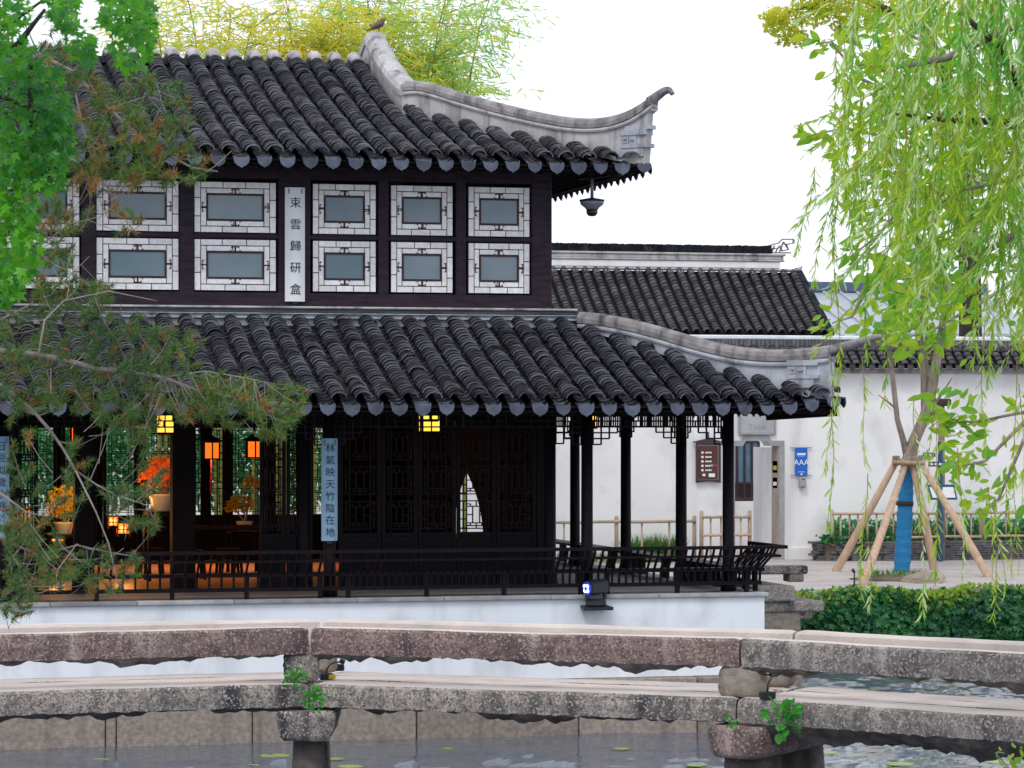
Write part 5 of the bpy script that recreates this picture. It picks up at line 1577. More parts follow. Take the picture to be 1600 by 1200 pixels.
# brown hanging map sign with carved frame
t, hw, H = flat_sign(1091, 1121, 697, 748, WY - .05, 'sign_brown', 'information_sign', 'brown carved-frame information sign on the white wall beside the last column', 'sign')
fr = MB()
for sx in (-1, 1): fr.bev(*sorted((sx*(hw + .02), sx*(hw + .07))), -.06, 0, -.1, H + .03, .01)
fr.bev(-hw - .07, hw + .07, -.055, -.002, H + .031, H + .075, .01).bev(-hw - .07, hw + .07, -.055, -.002, -.07, -.02, .01)
fr.prism([(-hw - .16, -.06, H + .10), (0, -.06, H + .19), (hw + .16, -.06, H + .10), (hw + .12, -.06, H + .076), (-hw - .12, -.06, H + .076)], (0, .055, 0))
fr.prism([(-hw - .07, -.06, -.1), (-hw*.4, -.06, -.071), (-hw - .07, -.06, -.071)], (0, .055, 0)).prism([(hw + .07, -.06, -.1), (hw + .07, -.06, -.071), (hw*.4, -.06, -.071)], (0, .055, 0))
fr.local('frame', M['sign_frame'], t)
pr = MB()
for k in range(5):
    z = H*(.80 - .135*k)
    pr.box(-hw*.72, -hw*.50, -.034, -.0305, z - .025, z + .025)
    for q in range(R.randint(3, 5)): pr.box(-hw*.30 + q*hw*.17, -hw*.30 + q*hw*.17 + hw*.13, -.034, -.0305, z - .018, z + .018)
pr.box(-hw*.6, -hw*.3, -.034, -.0305, H*.08, H*.15).box(hw*.05, hw*.7, -.034, -.0305, H*.05, H*.16)
pr.local('print', M['sign_white'], t)
MB().lathe([(.035, -.002), (.035, .003)], (0, 0, 0), 10).local('teal_dot', M['sign_teal'], t, (hw*.38, -.033, H*.395)).rotation_euler = (math.radians(90), 0, 0)
MB().lathe([(.04, -.002), (.04, .003)], (0, 0, 0), 10).local('red_dot', M['sign_red'], t, (hw*.75, -.033, H*.395)).rotation_euler = (math.radians(90), 0, 0)
MB().box(-.02, .02, -.03, 0, H + .19, H + .34).local('hanger', M['black'], t)
# blue AAA sign with a small box below
t, hw, H = flat_sign(1242, 1261, 699, 744, WY - .03, 'sign_blue', 'rating_sign', 'blue wall sign with white letters AAA right of the gate', 'sign')
put_text('AAA', .19, M['sign_white'], t, (0, -.033, H*.47))
pr = MB(); pr.box(-hw*.7, hw*.7, -.034, -.0305, H*.74, H*.80).box(-hw*.6, hw*.6, -.034, -.0305, H*.695, H*.71).box(-hw*.55, hw*.55, -.034, -.0305, H*.14, H*.155).box(-hw*.12, hw*.12, -.034, -.0305, H*.04, H*.10).local('print', M['sign_white'], t)
MB().box(-hw - .12, hw + .12, -.02, -.002, H - .02, H + .0).box(-hw - .12, hw + .12, -.02, -.002, .01, .03).local('bracket', M['coping'], t)
t, hw, H = flat_sign(1247.5, 1257.5, 746, 762, WY - .03, 'coping', 'wall_box', 'small pale metal box on the wall below the blue sign', 'box', .1)
MB().box(-hw*.5, hw*.5, -.106, -.1005, H*.8, H*.88).box(-hw*.5, hw*.5, -.106, -.1005, H*.06, H*.12).local('slot', M['black_pl'], t)
# grey toilet plaque over the gate
t, hw, H = flat_sign(1156, 1209, 641, 677, WY - .02, 'plaque', 'toilet_plaque', 'grey stone plaque reading Toilet above the gate', 'sign', .05)
MB().bev(-hw - .04, hw + .04, -.065, -.002, -.04, 0, .01).bev(-hw - .04, -hw, -.064, -.003, 0, H, .01).bev(hw, hw + .04, -.064, -.003, 0, H, .01).local('rim', M['surround'], t)
put_text('Toilet', .19, M['surround'], t, (0.0, -.053, H*.27))
# notices on the passage wall
px_ = gr - 0.03
def on_passage(px, py):
    u = (px - CX)/FPX; d_ = (gr - 0.004)/(SP + u*CP); return d_*(CP - u*SP), EYE.z + d_*(HY - py)/FPX
for (a0, b0, a1, b1, mt, nm, lb) in ((1208.5, 720, 1216, 739, 'sign_brown', 'notice', 'brown notice on the passage wall inside the gate'), (1208.5, 746, 1216, 763, 'sign_red', 'notice', 'red and white notice below the brown one inside the gate')):
    y1, z1 = on_passage(a0, b0); y0, z0 = on_passage(a1, b1)
    t = thing('notice', lb, 'notice', (gr - .005, (y0+y1)/2, z0))
    MB().box(-.02, 0, -(y1-y0)/2, (y1-y0)/2, 0, z1 - z0).local('panel', M[mt], t)
    MB().box(-.024, -.0205, -(y1-y0)*.35, (y1-y0)*.35, (z1-z0)*.25, (z1-z0)*.6).local('print', M['sign_white'] if mt == 'sign_red' else M['yellow_pl'], t)

# ---- tiled hall behind the wall
HL = thing('tiled_hall', 'long grey-tiled hall roof rising behind the white garden wall', 'building', (20, 80, GZ))
HY0 = 78.0
ex = XY(1297, HY0); ez = ZY(1297, 524, HY0)
u = (1246 - CX)/FPX; d2 = ex/(SP + u*CP); HYR = d2*(CP - u*SP); rz = EYE.z + d2*(HY - 424)/FPX
run = HYR - HY0
hf = Face((0, HY0), (1, 0), (0, 1), ez, (rz - ez)/run*.85, (rz - ez)/run**2*.15)
A, S = [], []
for i in range(int(34/0.30)):
    for k in range(int(run/.12)):
        A.append(ex - .16 - i*.30 + R.gauss(0, .002)); S.append(k*.12)
A, S = np.array(A), np.array(S)
P, L, U, N = lay(hf, A, S, CT, CF, CM, .05, .02, .02)
V, F = scatter(CT*np.array((.80, 1.0, 1.1)), CF, P, L, U, N)
mesh_obj('cover_tile_course', np_mesh('cover_tile_course', V, F, [M['far_tile'], M['far_tile']], np.tile(CM, len(A)), True), HL, -wloc(HL), kind='stuff')
P, L, U, N = lay(hf, A + .15, S, PT, PF, PM_, -.02)
V, F = scatter(PT*np.array((.9, .9, 1)), PF, P, L, U, N)
mesh_obj('pan_tile_course', np_mesh('pan_tile_course', V, F, [M['tile'], M['tile']], np.tile(PM_, len(A)), True), HL, -wloc(HL), kind='stuff')
mb = MB()
for sg in (0, 1):
    y0_, y1_ = (HY0 - .05, HYR) if sg == 0 else (2*HYR - HY0 + .05, HYR)
    mb.add([(ex - 34, y0_, ez - .06), (ex, y0_, ez - .06), (ex, y1_, rz - .04), (ex - 34, y1_, rz - .04)], [(0, 1, 2, 3)])
mb.add([(ex - .02, HY0, ez - .1), (ex - .02, 2*HYR - HY0, ez - .1), (ex - .02, HYR, rz - .06)], [(0, 1, 2)])
mb.build('roof_board', M['deck'], HL)
MB().box(ex - 33, ex - .5, HY0 + .5, 2*HYR - HY0 - .5, GZ, ez - .02).build('wall', M['white_old'], HL)
rx = XY(1222, HYR)
def hz(py): return ZY(1100, py, HYR)
MB().bev(ex - 34, XY(1244, HYR), HYR - .14, HYR + .14, rz - .02, hz(419), .03).build('ridge_base', M['plaster'], HL)
MB().bev(ex - 34, rx - .1, HYR - .13, HYR + .13, hz(419) + .002, hz(408), .02).build('ridge_wall', M['white_old'], HL)
for (a, b, w_, o) in ((408, 405, .17, .02), (405, 399, .14, .0), (399, 395.5, .18, .05)):
    MB().bev(ex - 34, rx + o, HYR - w_, HYR + w_, hz(a) + .002, hz(b), .015).build('ridge_moulding', M['plaster'], HL)
tl = MB()
x = ex - 34
while x < rx - .35:
    tl.box(x, x + .028, HYR - .11, HYR + .11, hz(395.5) + .003, hz(383) + R.uniform(-.015, .01)); x += .034
tl.build('upright_tile_row', M['tile'], HL, kind='stuff')
# openwork finial at the right ridge end
fn = MB()
def fpt(px, py): p = onY(px, py, HYR); return p
seg = [((1196, 394), (1200, 384)), ((1200, 384), (1216, 380)), ((1216, 380), (1222, 374)), ((1222, 374), (1240, 374)), ((1240, 374), (1240, 380)), ((1240, 380), (1228, 382)), ((1228, 382), (1232, 390)), ((1232, 390), (1222, 392)), ((1222, 392), (1218, 384)),
       ((1206, 394), (1210, 384)), ((1212, 394), (1218, 384)), ((1218, 394), (1224, 378)), ((1224, 378), (1230, 386)), ((1200, 390), (1214, 388)), ((1196, 395), (1236, 395))]
for a, b in seg:
    A_, B_ = fpt(*a), fpt(*b); fn.bar(A_, B_, .06, .035)
fn.build('ridge_finial', M['plaster_cap'], HL)
# verge tiles and upturned eave end
MB().bar((ex, HY0 - .1, ez + .04), (ex, HYR, rz + .04), .18, .12).build('verge', M['tile'], HL)
MB().prism([(XY(1238, HYR), HYR - .12, rz), (XY(1252, HYR), HYR - .12, rz + .14), (XY(1248, HYR), HYR - .12, rz - .1)], (0, .24, 0)).build('verge_tip', M['plaster'], HL)

# ---- steel-roofed building further back
SB = thing('steel_roofed_building', 'building with pale ribbed steel roof and blue ridge behind the hall', 'building', (45, 100, GZ))
SY0 = 96.0
u0 = XY(1150, SY0); u1 = XY(1640, SY0)
sz0, sz1 = ZY(1400, 530, SY0), ZY(1400, 458, SY0 + 5.5)
MB().prism([(u0, SY0, sz0), (u1, SY0, sz0), (u1, SY0 + 5.5, sz1), (u0, SY0 + 5.5, sz1)], (0, 0, .06)).build('roof', M['steel'], SB)
rb = MB(); x = u0
while x < u1:
    rb.bar((x, SY0, sz0 + .09), (x, SY0 + 5.5, sz1 + .09), .09, .08); x += .62
rb.build('roof_rib_row', M['plaque'], SB, kind='stuff')
MB().bev(u0, u1, SY0 + 5.2, SY0 + 6.0, sz1 + .0, sz1 + .36, .03).build('ridge', M['steel_dark'], SB)
MB().box(u0 + .5, u1 - .5, SY0 + .6, SY0 + 11, GZ, sz0 - .01).build('wall', M['white_old'], SB)
SB2 = thing('low_grey_roof', 'low grey hipped roof between the steel roof and the willow', 'building', (52, 90, GZ))
q0, q1 = XY(1372, 88), XY(1600, 88)
MB().prism([(q0, 88, ZY(1400, 524, 88)), (q1, 88, ZY(1400, 524, 88)), (q1, 91, ZY(1400, 480, 91)), (q0 + 1.8, 91, ZY(1400, 480, 91))], (0, 0, .08)).build('roof', M['steel'], SB2)
MB().bar((q0, 88, ZY(1400, 522, 88) + .06), (q0 + 1.8, 91, ZY(1400, 478, 91) + .06), .2, .14).build('hip_ridge', M['steel_dark'], SB2)
MB().box(q0 + .4, q1, 88.4, 91, GZ, ZY(1400, 526, 88)).build('wall', M['white_old'], SB2)

# ---- slate planter edge, bamboo fences, plants behind them
SLY = 68.9
st_ = thing('slate_planter', 'low curved planter edge of stacked grey slate under the bamboo fence', 'planter', (30, SLY, GZ))
sx0 = XY(1279, SLY)
mb = MB()
for row in range(8):
    x = sx0 + R.uniform(0, .2)
    while x < sx0 + 11:
        L_ = R.uniform(.2, .5); cv = .5*max(0, 1 - (x - sx0)/1.6)**2
        mb.bev(x, x + L_ - .012, SLY + cv + R.uniform(-.02, .02), SLY + cv + .3, GZ + row*.058, GZ + row*.058 + .052, .006); x += L_
mb.build('slate_course', M['slate'], st_, kind='stuff')
MB().box(sx0 + .3, sx0 + 11, SLY + .31, WY - .01, GZ - .1, GZ + .42).build('soil', M['soil'], st_)

def fence(x0, x1, Y, z0, H, label, posts, pick, double=False):
    t = thing('bamboo_fence', label, 'fence', ((x0+x1)/2, Y, z0), 'bamboo fences by the white wall')
    hw = (x1 - x0)/2
    post = MB().lathe([(.05, -.1), (.05, H*1.12), (.03, H*1.14)], (0, 0, 0), 8).mesh('post', M['bamboo_pole'])
    for k in range(posts): mesh_obj('post', post, t, (-hw + 2*hw*k/(posts-1), 0, 0))
    for z in ((.12, H) if not double else (.12, H*.6, H)):
        pts = [(-hw + 2*hw*k/8, -.055, z + R.uniform(-.01, .01)) for k in range(9)]
        MB().tube(pts, .036, 7).local('rail', M['bamboo_pole'], t)
    pk = MB().lathe([(.026, .02), (.024, H*.98)], (0, 0, 0), 7).mesh('picket', M['bamboo_pole'])
    n = int(2*hw/pick)
    for k in range(1, n):
        mesh_obj('picket', pk, t, (-hw + 2*hw*k/n + R.uniform(-.02, .02), 0, 0))
    return t
fy = SLY + .55
fence(XY(1300, fy), XY(1532, fy), fy, GZ + .42, ZY(1400, 802, fy) - GZ - .42, 'bamboo fence on the slate planter behind the staked tree', 3, .215)
fence(XY(1536, fy), XY(1680, fy), fy, GZ + .42, ZY(1400, 802, fy) - GZ - .42, 'bamboo fence running out of the picture at the right', 2, .5)
fy2 = 69.4
fence(XY(840, fy2), XY(1085, fy2), fy2, GZ, ZY(1000, 815, fy2) - GZ, 'bamboo fence seen through the right veranda columns', 3, .62)
fence(XY(1090, fy2), XY(1165, fy2), fy2 - .3, GZ, ZY(1000, 808, fy2) - GZ, 'short bamboo fence left of the gate', 3, .22, True)
def tuft_patch(poly, Y0, Y1, z0, n, h, mat, name, label=None, tmpl=None, spread=.5, kind='stuff', cat=None):
    q = np.array([R.uniform(*poly) for _ in range(n)])
    Y = RN.uniform(Y0, Y1, n)
    P = np.stack([q, Y, np.full(n, z0)], -1)
    D = unit(RN.normal(size=(n, 3))*np.array((spread, spread, .1)) + np.array((0, 0, 1)))
    return foliage(name, [(tmpl or leaves_tri(h, .02, .2, h*.15), P, D, None, RN.uniform(.6, 1.2, n), 0)], [M[mat]], None, kind=kind)
props(tuft_patch((XY(985, 69.9), XY(1058, 69.9)), 69.65, 70.1, GZ, 900, .62, 'grass', 'long_grass'), 'tall green grass behind the fence seen between veranda columns', 'grass')
props(tuft_patch((XY(800, 69.9), XY(985, 69.9)), 69.65, 70.1, GZ, 500, .30, 'grass', 'grass'), 'short grass along the wall foot', 'grass')
n = 3500
P = np.stack([RN.uniform(XY(1300, 69.8), XY(1680, 69.8), n), RN.uniform(69.62, 70.1, n), GZ + .42 + RN.random(n)**1.5*.52], -1)
props(foliage('ground_cover', [(leaf_oval(.11, .08), P, rand_dirs(n, (0, -.4, .3)), None, RN.uniform(.6, 1.3, n), 0)], [M['shrub']], None, kind='stuff'), 'low green planting behind the bamboo fence', 'plants')
n = 500
P = np.stack([RN.uniform(XY(1282, 69.2), XY(1420, 69.2), n), RN.uniform(69.1, 69.5, n), GZ + .42 + RN.random(n)*.16], -1)
props(foliage('hanging_ground_cover', [(leaf_oval(.09, .08), P, rand_dirs(n, (0, -.4, .1)), None, RN.uniform(.6, 1.3, n), 0)], [M['ivy']], None, kind='stuff'), 'dark creeping plants along the slate edge', 'plants')

# ---- ivy on the bank wall
n = 12000
P = np.stack([RN.uniform(XY(1190, BANK_Y), XY(1900, BANK_Y), n), BANK_Y - RN.uniform(.02, .24, n), RN.uniform(-.02, GZ + .10, n)], -1)
top = P[:, 2] > GZ - .06 + .16*np.sin(P[:, 0]*2.1) + RN.normal(size=n)*.16
bump_ = .12*np.sin(P[:, 0]*1.7 + 1) + .1*np.sin(P[:, 0]*3.9) + .1*np.sin(P[:, 2]*5 + P[:, 0]*2)
P[:, 1] -= .12 + bump_*.6
P[:, 2] += np.where(top, .06*np.sin(P[:, 0]*2.6 + 2), 0)
D = rand_dirs(n, (0, -.15, -.9)); Nn = unit(RN.normal(size=(n, 3))*.35 + np.array((0, -1, .45)))
foliage('ivy', [(leaf_lobed(.115), P[~top], D[~top], Nn[~top], RN.uniform(.6, 1.25, (~top).sum()), 0), (leaf_lobed(.09), P[top], D[top], Nn[top], RN.uniform(.6, 1.2, top.sum()), 1)], [M['ivy'], M['ivy_new']], None, kind='stuff', label='dense green ivy covering the right bank wall', cat='ivy')

# ---- staked young tree with blue wrapped trunk
TY = 64.3
b0 = onZ(1409, 893, GZ)
TD = (b0 - EYE).dot(Vector((SP, CP, 0)))
def tp(px, py, dd=0.0): return W(px, py, TD + dd)
TR = thing('young_tree', 'young tree with blue-wrapped trunk held by timber stakes', 'tree', b0)
mb = MB(); wp_ = [b0 + Vector((0, 0, -.1)), tp(1409, 893), tp(1413, 820), tp(1417, 735)]; q_ = []; r_ = []
for k in range(46):
    f_ = k/45*2.999; i_ = int(f_); q_.append(wp_[i_].lerp(wp_[i_+1], f_ - i_)); r_.append(.19 - .026*k/45 + (.012 if k % 3 == 0 else -.004) + R.uniform(-.006, .006))
mb.tube(q_, r_, 14)
mb.build('trunk_wrap', M['wrap'], TR)
MB().tube([tp(1413.6, 790), tp(1413.9, 783)], .195, 14).build('tie_band', M['lat_brown'], TR)
mb = MB()
mb.tube([tp(1417, 742), tp(1420, 718), tp(1428, 690), tp(1445, 650), tp(1456, 610), tp(1464, 560), tp(1474, 500), tp(1484, 430)], [.16, .155, .13, .12, .115, .10, .08, .05], 12)
mb.tube([tp(1420, 722), tp(1412, 690), tp(1402, 655, -.2), tp(1396, 600, -.2), tp(1390, 555, -.3), tp(1382, 520, -.3)], [.10, .07, .06, .055, .05, .03], 8)
mb.tube([tp(1446, 650), tp(1445, 590, .2), tp(1443, 520, .3), tp(1440, 440, .4), tp(1430, 360, .4), tp(1424, 315, .4)], [.10, .095, .085, .07, .05, .03], 8)
mb.tube([tp(1448, 560, .3), tp(1446, 470, .5), tp(1444, 380, .6), tp(1446, 320, .6)], [.05, .045, .035, .02], 8)
mb.tube([tp(1455, 640), tp(1475, 610, -.2), tp(1488, 590, -.3)], [.035, .025, .012], 6)
mb.tube([tp(1402, 640, -.2), tp(1385, 626, -.3), tp(1372, 617, -.3)], [.03, .02, .01], 6)
mb.build('trunk', M['bark'], TR)
n = 260
q = np.concatenate([in_poly([(1340, 420), (1400, 380), (1480, 400), (1520, 480), (1470, 560), (1400, 560), (1340, 500)], n), in_poly([(1390, 300), (1470, 290), (1480, 380), (1400, 390)], 120)])
P = Wn(q, TD + RN.uniform(-1, 1, len(q)))
foliage('crown', [(leaf_oval(.34, .19), P, rand_dirs(len(q), (0, 0, -.5)), None, RN.uniform(.6, 1.2, len(q)), 0)], [M['broad']], TR, kind='stuff')
SK = thing('tree_stakes', 'four timber stakes and cross bars bracing the young tree', 'tree stakes', b0)
for i, (x0, y0, x1, y1, dd) in enumerate(((1306, 893, 1402, 718, 0.0), (1348, 914, 1414, 728, -.9), (1460, 893, 1426, 726, 0.4), (1545, 902, 1437, 722, -.3))):
    p0 = onZ(x0, y0, GZ); p1 = tp(x1, y1, -.28)
    MB().tube([p0 - Vector((0, 0, .1)), p0, p0.lerp(p1, .5) + Vector((.02, 0, .02)), p1 + (p1 - p0)*.02], [.10, .095, .085, .07], 10).build('stake', M['stake'], SK)
for (x0, y0, x1, y1, dd) in ((1394, 721, 1445, 723, -.40), (1398, 724, 1446, 717, .30)):
    MB().tube([tp(x0, y0, dd), tp(x1, y1, dd)], .062, 8).build('cross_bar', M['stake'], SK)
mb = MB()
for k in range(10):
    c_ = tp(1398 + 4.5*k, 719 + R.uniform(-4, 6), -.42)
    mb.bev(c_.x - .05, c_.x + .05, c_.y - .03, c_.y + .03, c_.z - .06, c_.z + .06, .015)
mb.build('rope_knot_row', M['bark'], SK, kind='stuff')
# tan boulder at the foot of the tree with a soil mound
p = onZ(1445, 910, GZ)
t = thing('boulder', 'low tan boulder lying at the foot of the staked tree', 'boulder', p)
mb = MB(); rr = np.random.default_rng(3); n1, n2 = 7, 18; vs, fs = [], []
for i in range(n1 + 1):
    a = math.pi*.5*i/n1
    for k in range(n2):
        b_ = 2*math.pi*k/n2; q_ = 1 + .10*math.sin(3*b_ + 1) + .07*math.sin(5*b_) + rr.normal()*.03
        vs.append((.42*math.cos(a)**.6*math.cos(b_)*q_*1.05, .5*math.cos(a)**.6*math.sin(b_)*q_, .24*math.sin(a)*(1 + .15*math.cos(b_)) + rr.normal()*.008 - .02))
for i in range(n1):
    for k in range(n2): fs.append((i*n2 + k, i*n2 + (k+1) % n2, (i+1)*n2 + (k+1) % n2, (i+1)*n2 + k))
mb.add(vs, fs); mb.local('stone', M['rock'], t)
p = onZ(1400, 905, GZ)
mb = MB(); mb.lathe([(1.0, 0), (.8, .04), (.45, .09), (.1, .11)], (p.x, p.y, GZ), 22); mb.build('soil_mound', M['soil'], None, kind='structure')
n = 260; a_ = RN.uniform(0, 6.28, n); r_ = .7*RN.random(n)**.5
P = np.stack([p.x - .1 + r_*np.cos(a_), p.y + r_*np.sin(a_), np.full(n, GZ + .05)], -1)
props(foliage('mound_grass', [(leaves_tri(.16, .02, .2, .05), P, rand_dirs(n, (0, 0, 1.2), .7), None, RN.uniform(.6, 1.2, n), 0)], [M['grass']], None, kind='stuff'), 'short grass round the tree foot', 'grass')
p = onZ(1335, 917, GZ)
t = thing('ground_spike_light', 'tiny black ground light standing left of the boulder', 'lamp', p)
MB().lathe([(.05, 0), (.05, .05), (.02, .06), (.012, .3)], (0, 0, 0), 8).local('base', M['black_pl'], t)
MB().tube([(0, 0, .29), (-.04, 0, .36)], [.03, .035], 8).local('head', M['black'], t)

# ---- sign post with direction boards, info panel and camera pole
SPY = 68.3
def sp(px, py): return onY(px, py, SPY)
b1 = sp(1469, 872); b1.z = GZ
t = thing('direction_post', 'dark post with navy direction boards and a pale information panel', 'signpost', b1)
MB().bev(-.05, .05, -.05, .05, 0, ZY(1469, 690, SPY) - GZ, .012).local('post', M['sign_navy'], t)
for (x0, x1, y0, y1) in ((1440, 1460, 707, 714), (1449, 1496, 721, 729)):
    A_, B_ = sp(x0, y1), sp(x1, y0)
    brd = thing('direction_board', None, None, A_ - b1); brd.parent = t
    L_ = B_.x - A_.x; H_ = B_.z - A_.z
    MB().bev(0, L_, -.075, -.051, 0, H_, .006).local('panel', M['sign_navy'], brd)
    pr = MB()
    for k in range(int(L_/.11)): pr.box(.04 + k*.11, .11 + k*.11, -.079, -.0755, H_*.3, H_*.7)
    pr.local('print', M['sign_white'], brd)
A_, B_ = sp(1451, 781), sp(1494, 757)
pn = thing('information_panel', None, None, A_ - b1); pn.parent = t
MB().prism([(0.02, -.08, .0), (B_.x - A_.x, -.08, 0), (B_.x - A_.x - .05, -.02, B_.z - A_.z), (-.05, -.02, B_.z - A_.z)], (0, .03, 0)).local('board', M['sign_navy'], pn)
MB().prism([(0.07, -.088, .05), (B_.x - A_.x - .05, -.088, .05), (B_.x - A_.x - .09, -.034, B_.z - A_.z - .06), (0.01, -.034, B_.z - A_.z - .06)], (0, .004, 0)).local('sheet', M['sign_white'], pn)
b2 = sp(1481, 872); b2.y = SPY + .4; b2.z = GZ
t = thing('camera_pole', 'rust-brown pole carrying security cameras beside the direction post', 'camera pole', b2)
zt_ = ZY(1481, 628, SPY + .4) - GZ
MB().lathe([(.09, 0), (.085, zt_*.5), (.075, zt_)], (0, 0, 0), 12).local('pole', M['bark'], t)
MB().bev(-.2, .2, -.16, .16, zt_ - .10, zt_ + .08, .03).local('box', M['lat_brown'], t)
for (dx, dz, m_) in ((-.36, -.28, 'black'), (.25, -.75, 'sign_white')):
    MB().tube([(0, 0, zt_ + dz), (dx*.8, -.1, zt_ + dz)], .02, 6).local('bracket', M['black'], t)
    MB().tube([(dx - .14, -.12, zt_ + dz - .02), (dx + .14, -.12, zt_ + dz + .02)], .075, 10).local('camera', M[m_], t)
    MB().tube([(dx + .12, -.12, zt_ + dz + .0), (dx + .2, -.12, zt_ + dz + .03)], .05, 8).local('lens_hood', M['sign_white'] if m_ == 'black' else M['black'], t)

# ================================================================== TREES
# ---- bamboo clumps behind the pavilion
def bamboo(px, Y, ztop, n, mats, spread, lean, label, low=.35):
    x = XY(px, Y); t = thing('bamboo_clump', label, 'bamboo', (x, Y, GZ), 'bamboo behind the pavilion roof')
    tips = []
    for k in range(4):
        a = R.uniform(0, 6.28); bx, by = .3*math.cos(a), .3*math.sin(a)
        h = (ztop - GZ)*R.uniform(.82, 1.0); lx, ly = lean + R.uniform(-.8, .8), R.uniform(-.6, .6)
        pts = [(bx + lx*q**2.4, by + ly*q**2.4, h*q - .12*h*q**6) for q in np.linspace(0, 1, 9)]
        MB().tube(pts, [.05*(1 - .8*q) for q in np.linspace(0, 1, 9)], 6).local('culm', M['culm'], t)
        tips.append(pts)
    P, D = [], []
    mb = MB()
    for k in range(int(n*2.7)):
        c = R.choice(tips); q = R.uniform(.66, 1.0); i = min(7, int(q*8)); f_ = q*8 - i
        o = Vector(c[i]).lerp(Vector(c[i+1]), f_)
        a = R.uniform(0, 6.28); L_ = spread*R.uniform(.25, 1.0)*(1.15 - .6*abs(q - .7))
        e = o + Vector((math.cos(a)*L_, math.sin(a)*L_, L_*R.uniform(-.25, .35)))
        if k % 3 == 0: mb.tube([o, o.lerp(e, .6) + Vector((0, 0, .08)), e], [.008, .006, .003], 3, False)
        m = R.randint(9, 15)
        for _ in range(m):
            s = R.random()**.6
            P.append(o.lerp(e, s) + Vector((R.gauss(0, .10), R.gauss(0, .10), R.gauss(0, .08) - .15*s)))
            D.append(((e.x - o.x)*.6 + R.gauss(0, .6)*L_, (e.y - o.y)*.6 + R.gauss(0, .6)*L_, -L_*R.uniform(-.1, .8)))
    mb.local('twig', M['culm'], t, kind='stuff')
    P = np.array(P) + np.array((x, Y, GZ)); D = np.array(D)
    mi = RN.random(len(P)) < .3
    foliage('crown', [(leaves_tri(.21, .036, .3, .06), P[~mi], D[~mi], None, RN.uniform(.6, 1.25, (~mi).sum()), 0), (leaves_tri(.21, .036, .3, .06), P[mi], D[mi], None, RN.uniform(.6, 1.25, mi.sum()), 1)], [M[mats[0]], M[mats[1]]], t, kind='stuff')
def bz(py, Y): return EYE.z + Y*1.03*(HY - (py - 130))/FPX
for i, (px, Y, py, n, mats, spr, lean, lab) in enumerate((
        (262, 60.5, -10, 60, ('bamboo_y', 'bamboo_g'), 1.3, -.3, 'leftmost yellow bamboo above the roof beside the bright green tree'),
        (335, 61.5, -30, 130, ('bamboo_y', 'bamboo_g'), 1.5, .2, 'yellow bamboo second from the left above the roof ridge'),
        (420, 60.5, -40, 140, ('bamboo_y', 'bamboo_y'), 1.5, .3, 'golden bamboo above the middle of the roof ridge'),
        (500, 61.0, -50, 140, ('bamboo_y', 'bamboo_g'), 1.5, .3, 'yellow-green bamboo left of the perched bird'),
        (575, 62.0, -50, 125, ('bamboo_g', 'bamboo_y'), 1.5, .3, 'green bamboo directly behind the perched bird'),
        (622, 61.0, -60, 135, ('bamboo_g', 'bamboo_y'), 1.5, .2, 'green bamboo right of the roof peak'),
        (668, 62.0, -50, 130, ('bamboo_g', 'bamboo_g'), 1.45, .5, 'pale green bamboo over the swept ridge'),
        (704, 61.0, -10, 80, ('bamboo_g', 'bamboo_y'), 1.0, .4, 'rightmost bamboo with drooping tips against white sky'))):
    bamboo(px, Y, bz(py, Y), n, mats, spr, lean, lab)

# ---- shrubs behind the pavilion, seen through the rear lattice
for i, (px, Y, z1, r, lab) in enumerate(((20, 62.1, 4.7, 1.0, 'green shrub seen through the leftmost rear lattice'), (95, 62.7, 4.9, 1.0, 'green shrub seen through the rear lattice behind the yellow bonsai'), (165, 62.3, 4.6, .9, 'green shrub seen through the rear lattice behind the pine'), (240, 62.9, 4.8, 1.0, 'green shrub seen behind the orange bonsai'), (325, 62.5, 4.7, .95, 'green shrub seen through the lattice behind the orange lantern'), (400, 63.0, 4.9, 1.0, 'green shrub seen right of the orange lanterns'), (480, 62.5, 4.5, .9, 'green shrub seen beside the middle blue board'))):
    x = XY(px, Y); t = thing('shrub', lab, 'shrub', (x, Y, GZ), 'shrubs behind the pavilion')
    MB().tube([(0, 0, -.05), (.05, 0, 1.0), (0, .1, z1 - GZ - .5)], [.05, .04, .02], 6).local('stem', M['bark'], t)
    n = 2200; q = rand_dirs(n); rad = RN.random(n)**.4
    P = np.array((x, Y, 3.9)) + q*rad[:, None]*np.array((r*1.05, r*.8, 1.25))
    foliage('crown', [(leaf_oval(.13, .08), P, q + np.array((0, 0, -.3)), None, RN.uniform(.6, 1.2, n), 0)], [M['shrub']], t, kind='stuff')

# ---- camphor branch far behind, top right
t0 = W(1520, 560, 84); t0.z = GZ
t = thing('camphor_tree', 'olive-yellow tree crown reaching in at the top right against sky', 'tree', t0)
def cp_(px, py, dd=0): return W(px, py, 84 + dd)
MB().tube([t0, cp_(1515, 400), cp_(1490, 150), cp_(1440, 40), cp_(1330, -10), cp_(1230, 20)], [.35, .3, .22, .15, .08, .03], 8).build('trunk', M['bark_dark'], t)
P = []
for (cx_, cy_, r, n) in ((1225, 38, 30, 480), (1208, 28, 18, 200), (1265, 15, 32, 480), (1300, 8, 36, 420), (1248, 60, 16, 130), (1340, 20, 36, 420), (1320, 45, 20, 160), (1385, 12, 45, 500), (1440, 30, 50, 450), (1500, 20, 60, 450), (1290, -30, 40, 200), (1225, 65, 10, 50)):
    a = RN.uniform(0, 6.28, n); rr_ = r*RN.random(n)**.55
    P.append(Wn(np.stack([cx_ + rr_*np.cos(a), cy_ + rr_*np.sin(a)*.8], -1), 84 + RN.uniform(-1, 1, n)*r/45))
P = np.concatenate(P); n = len(P)
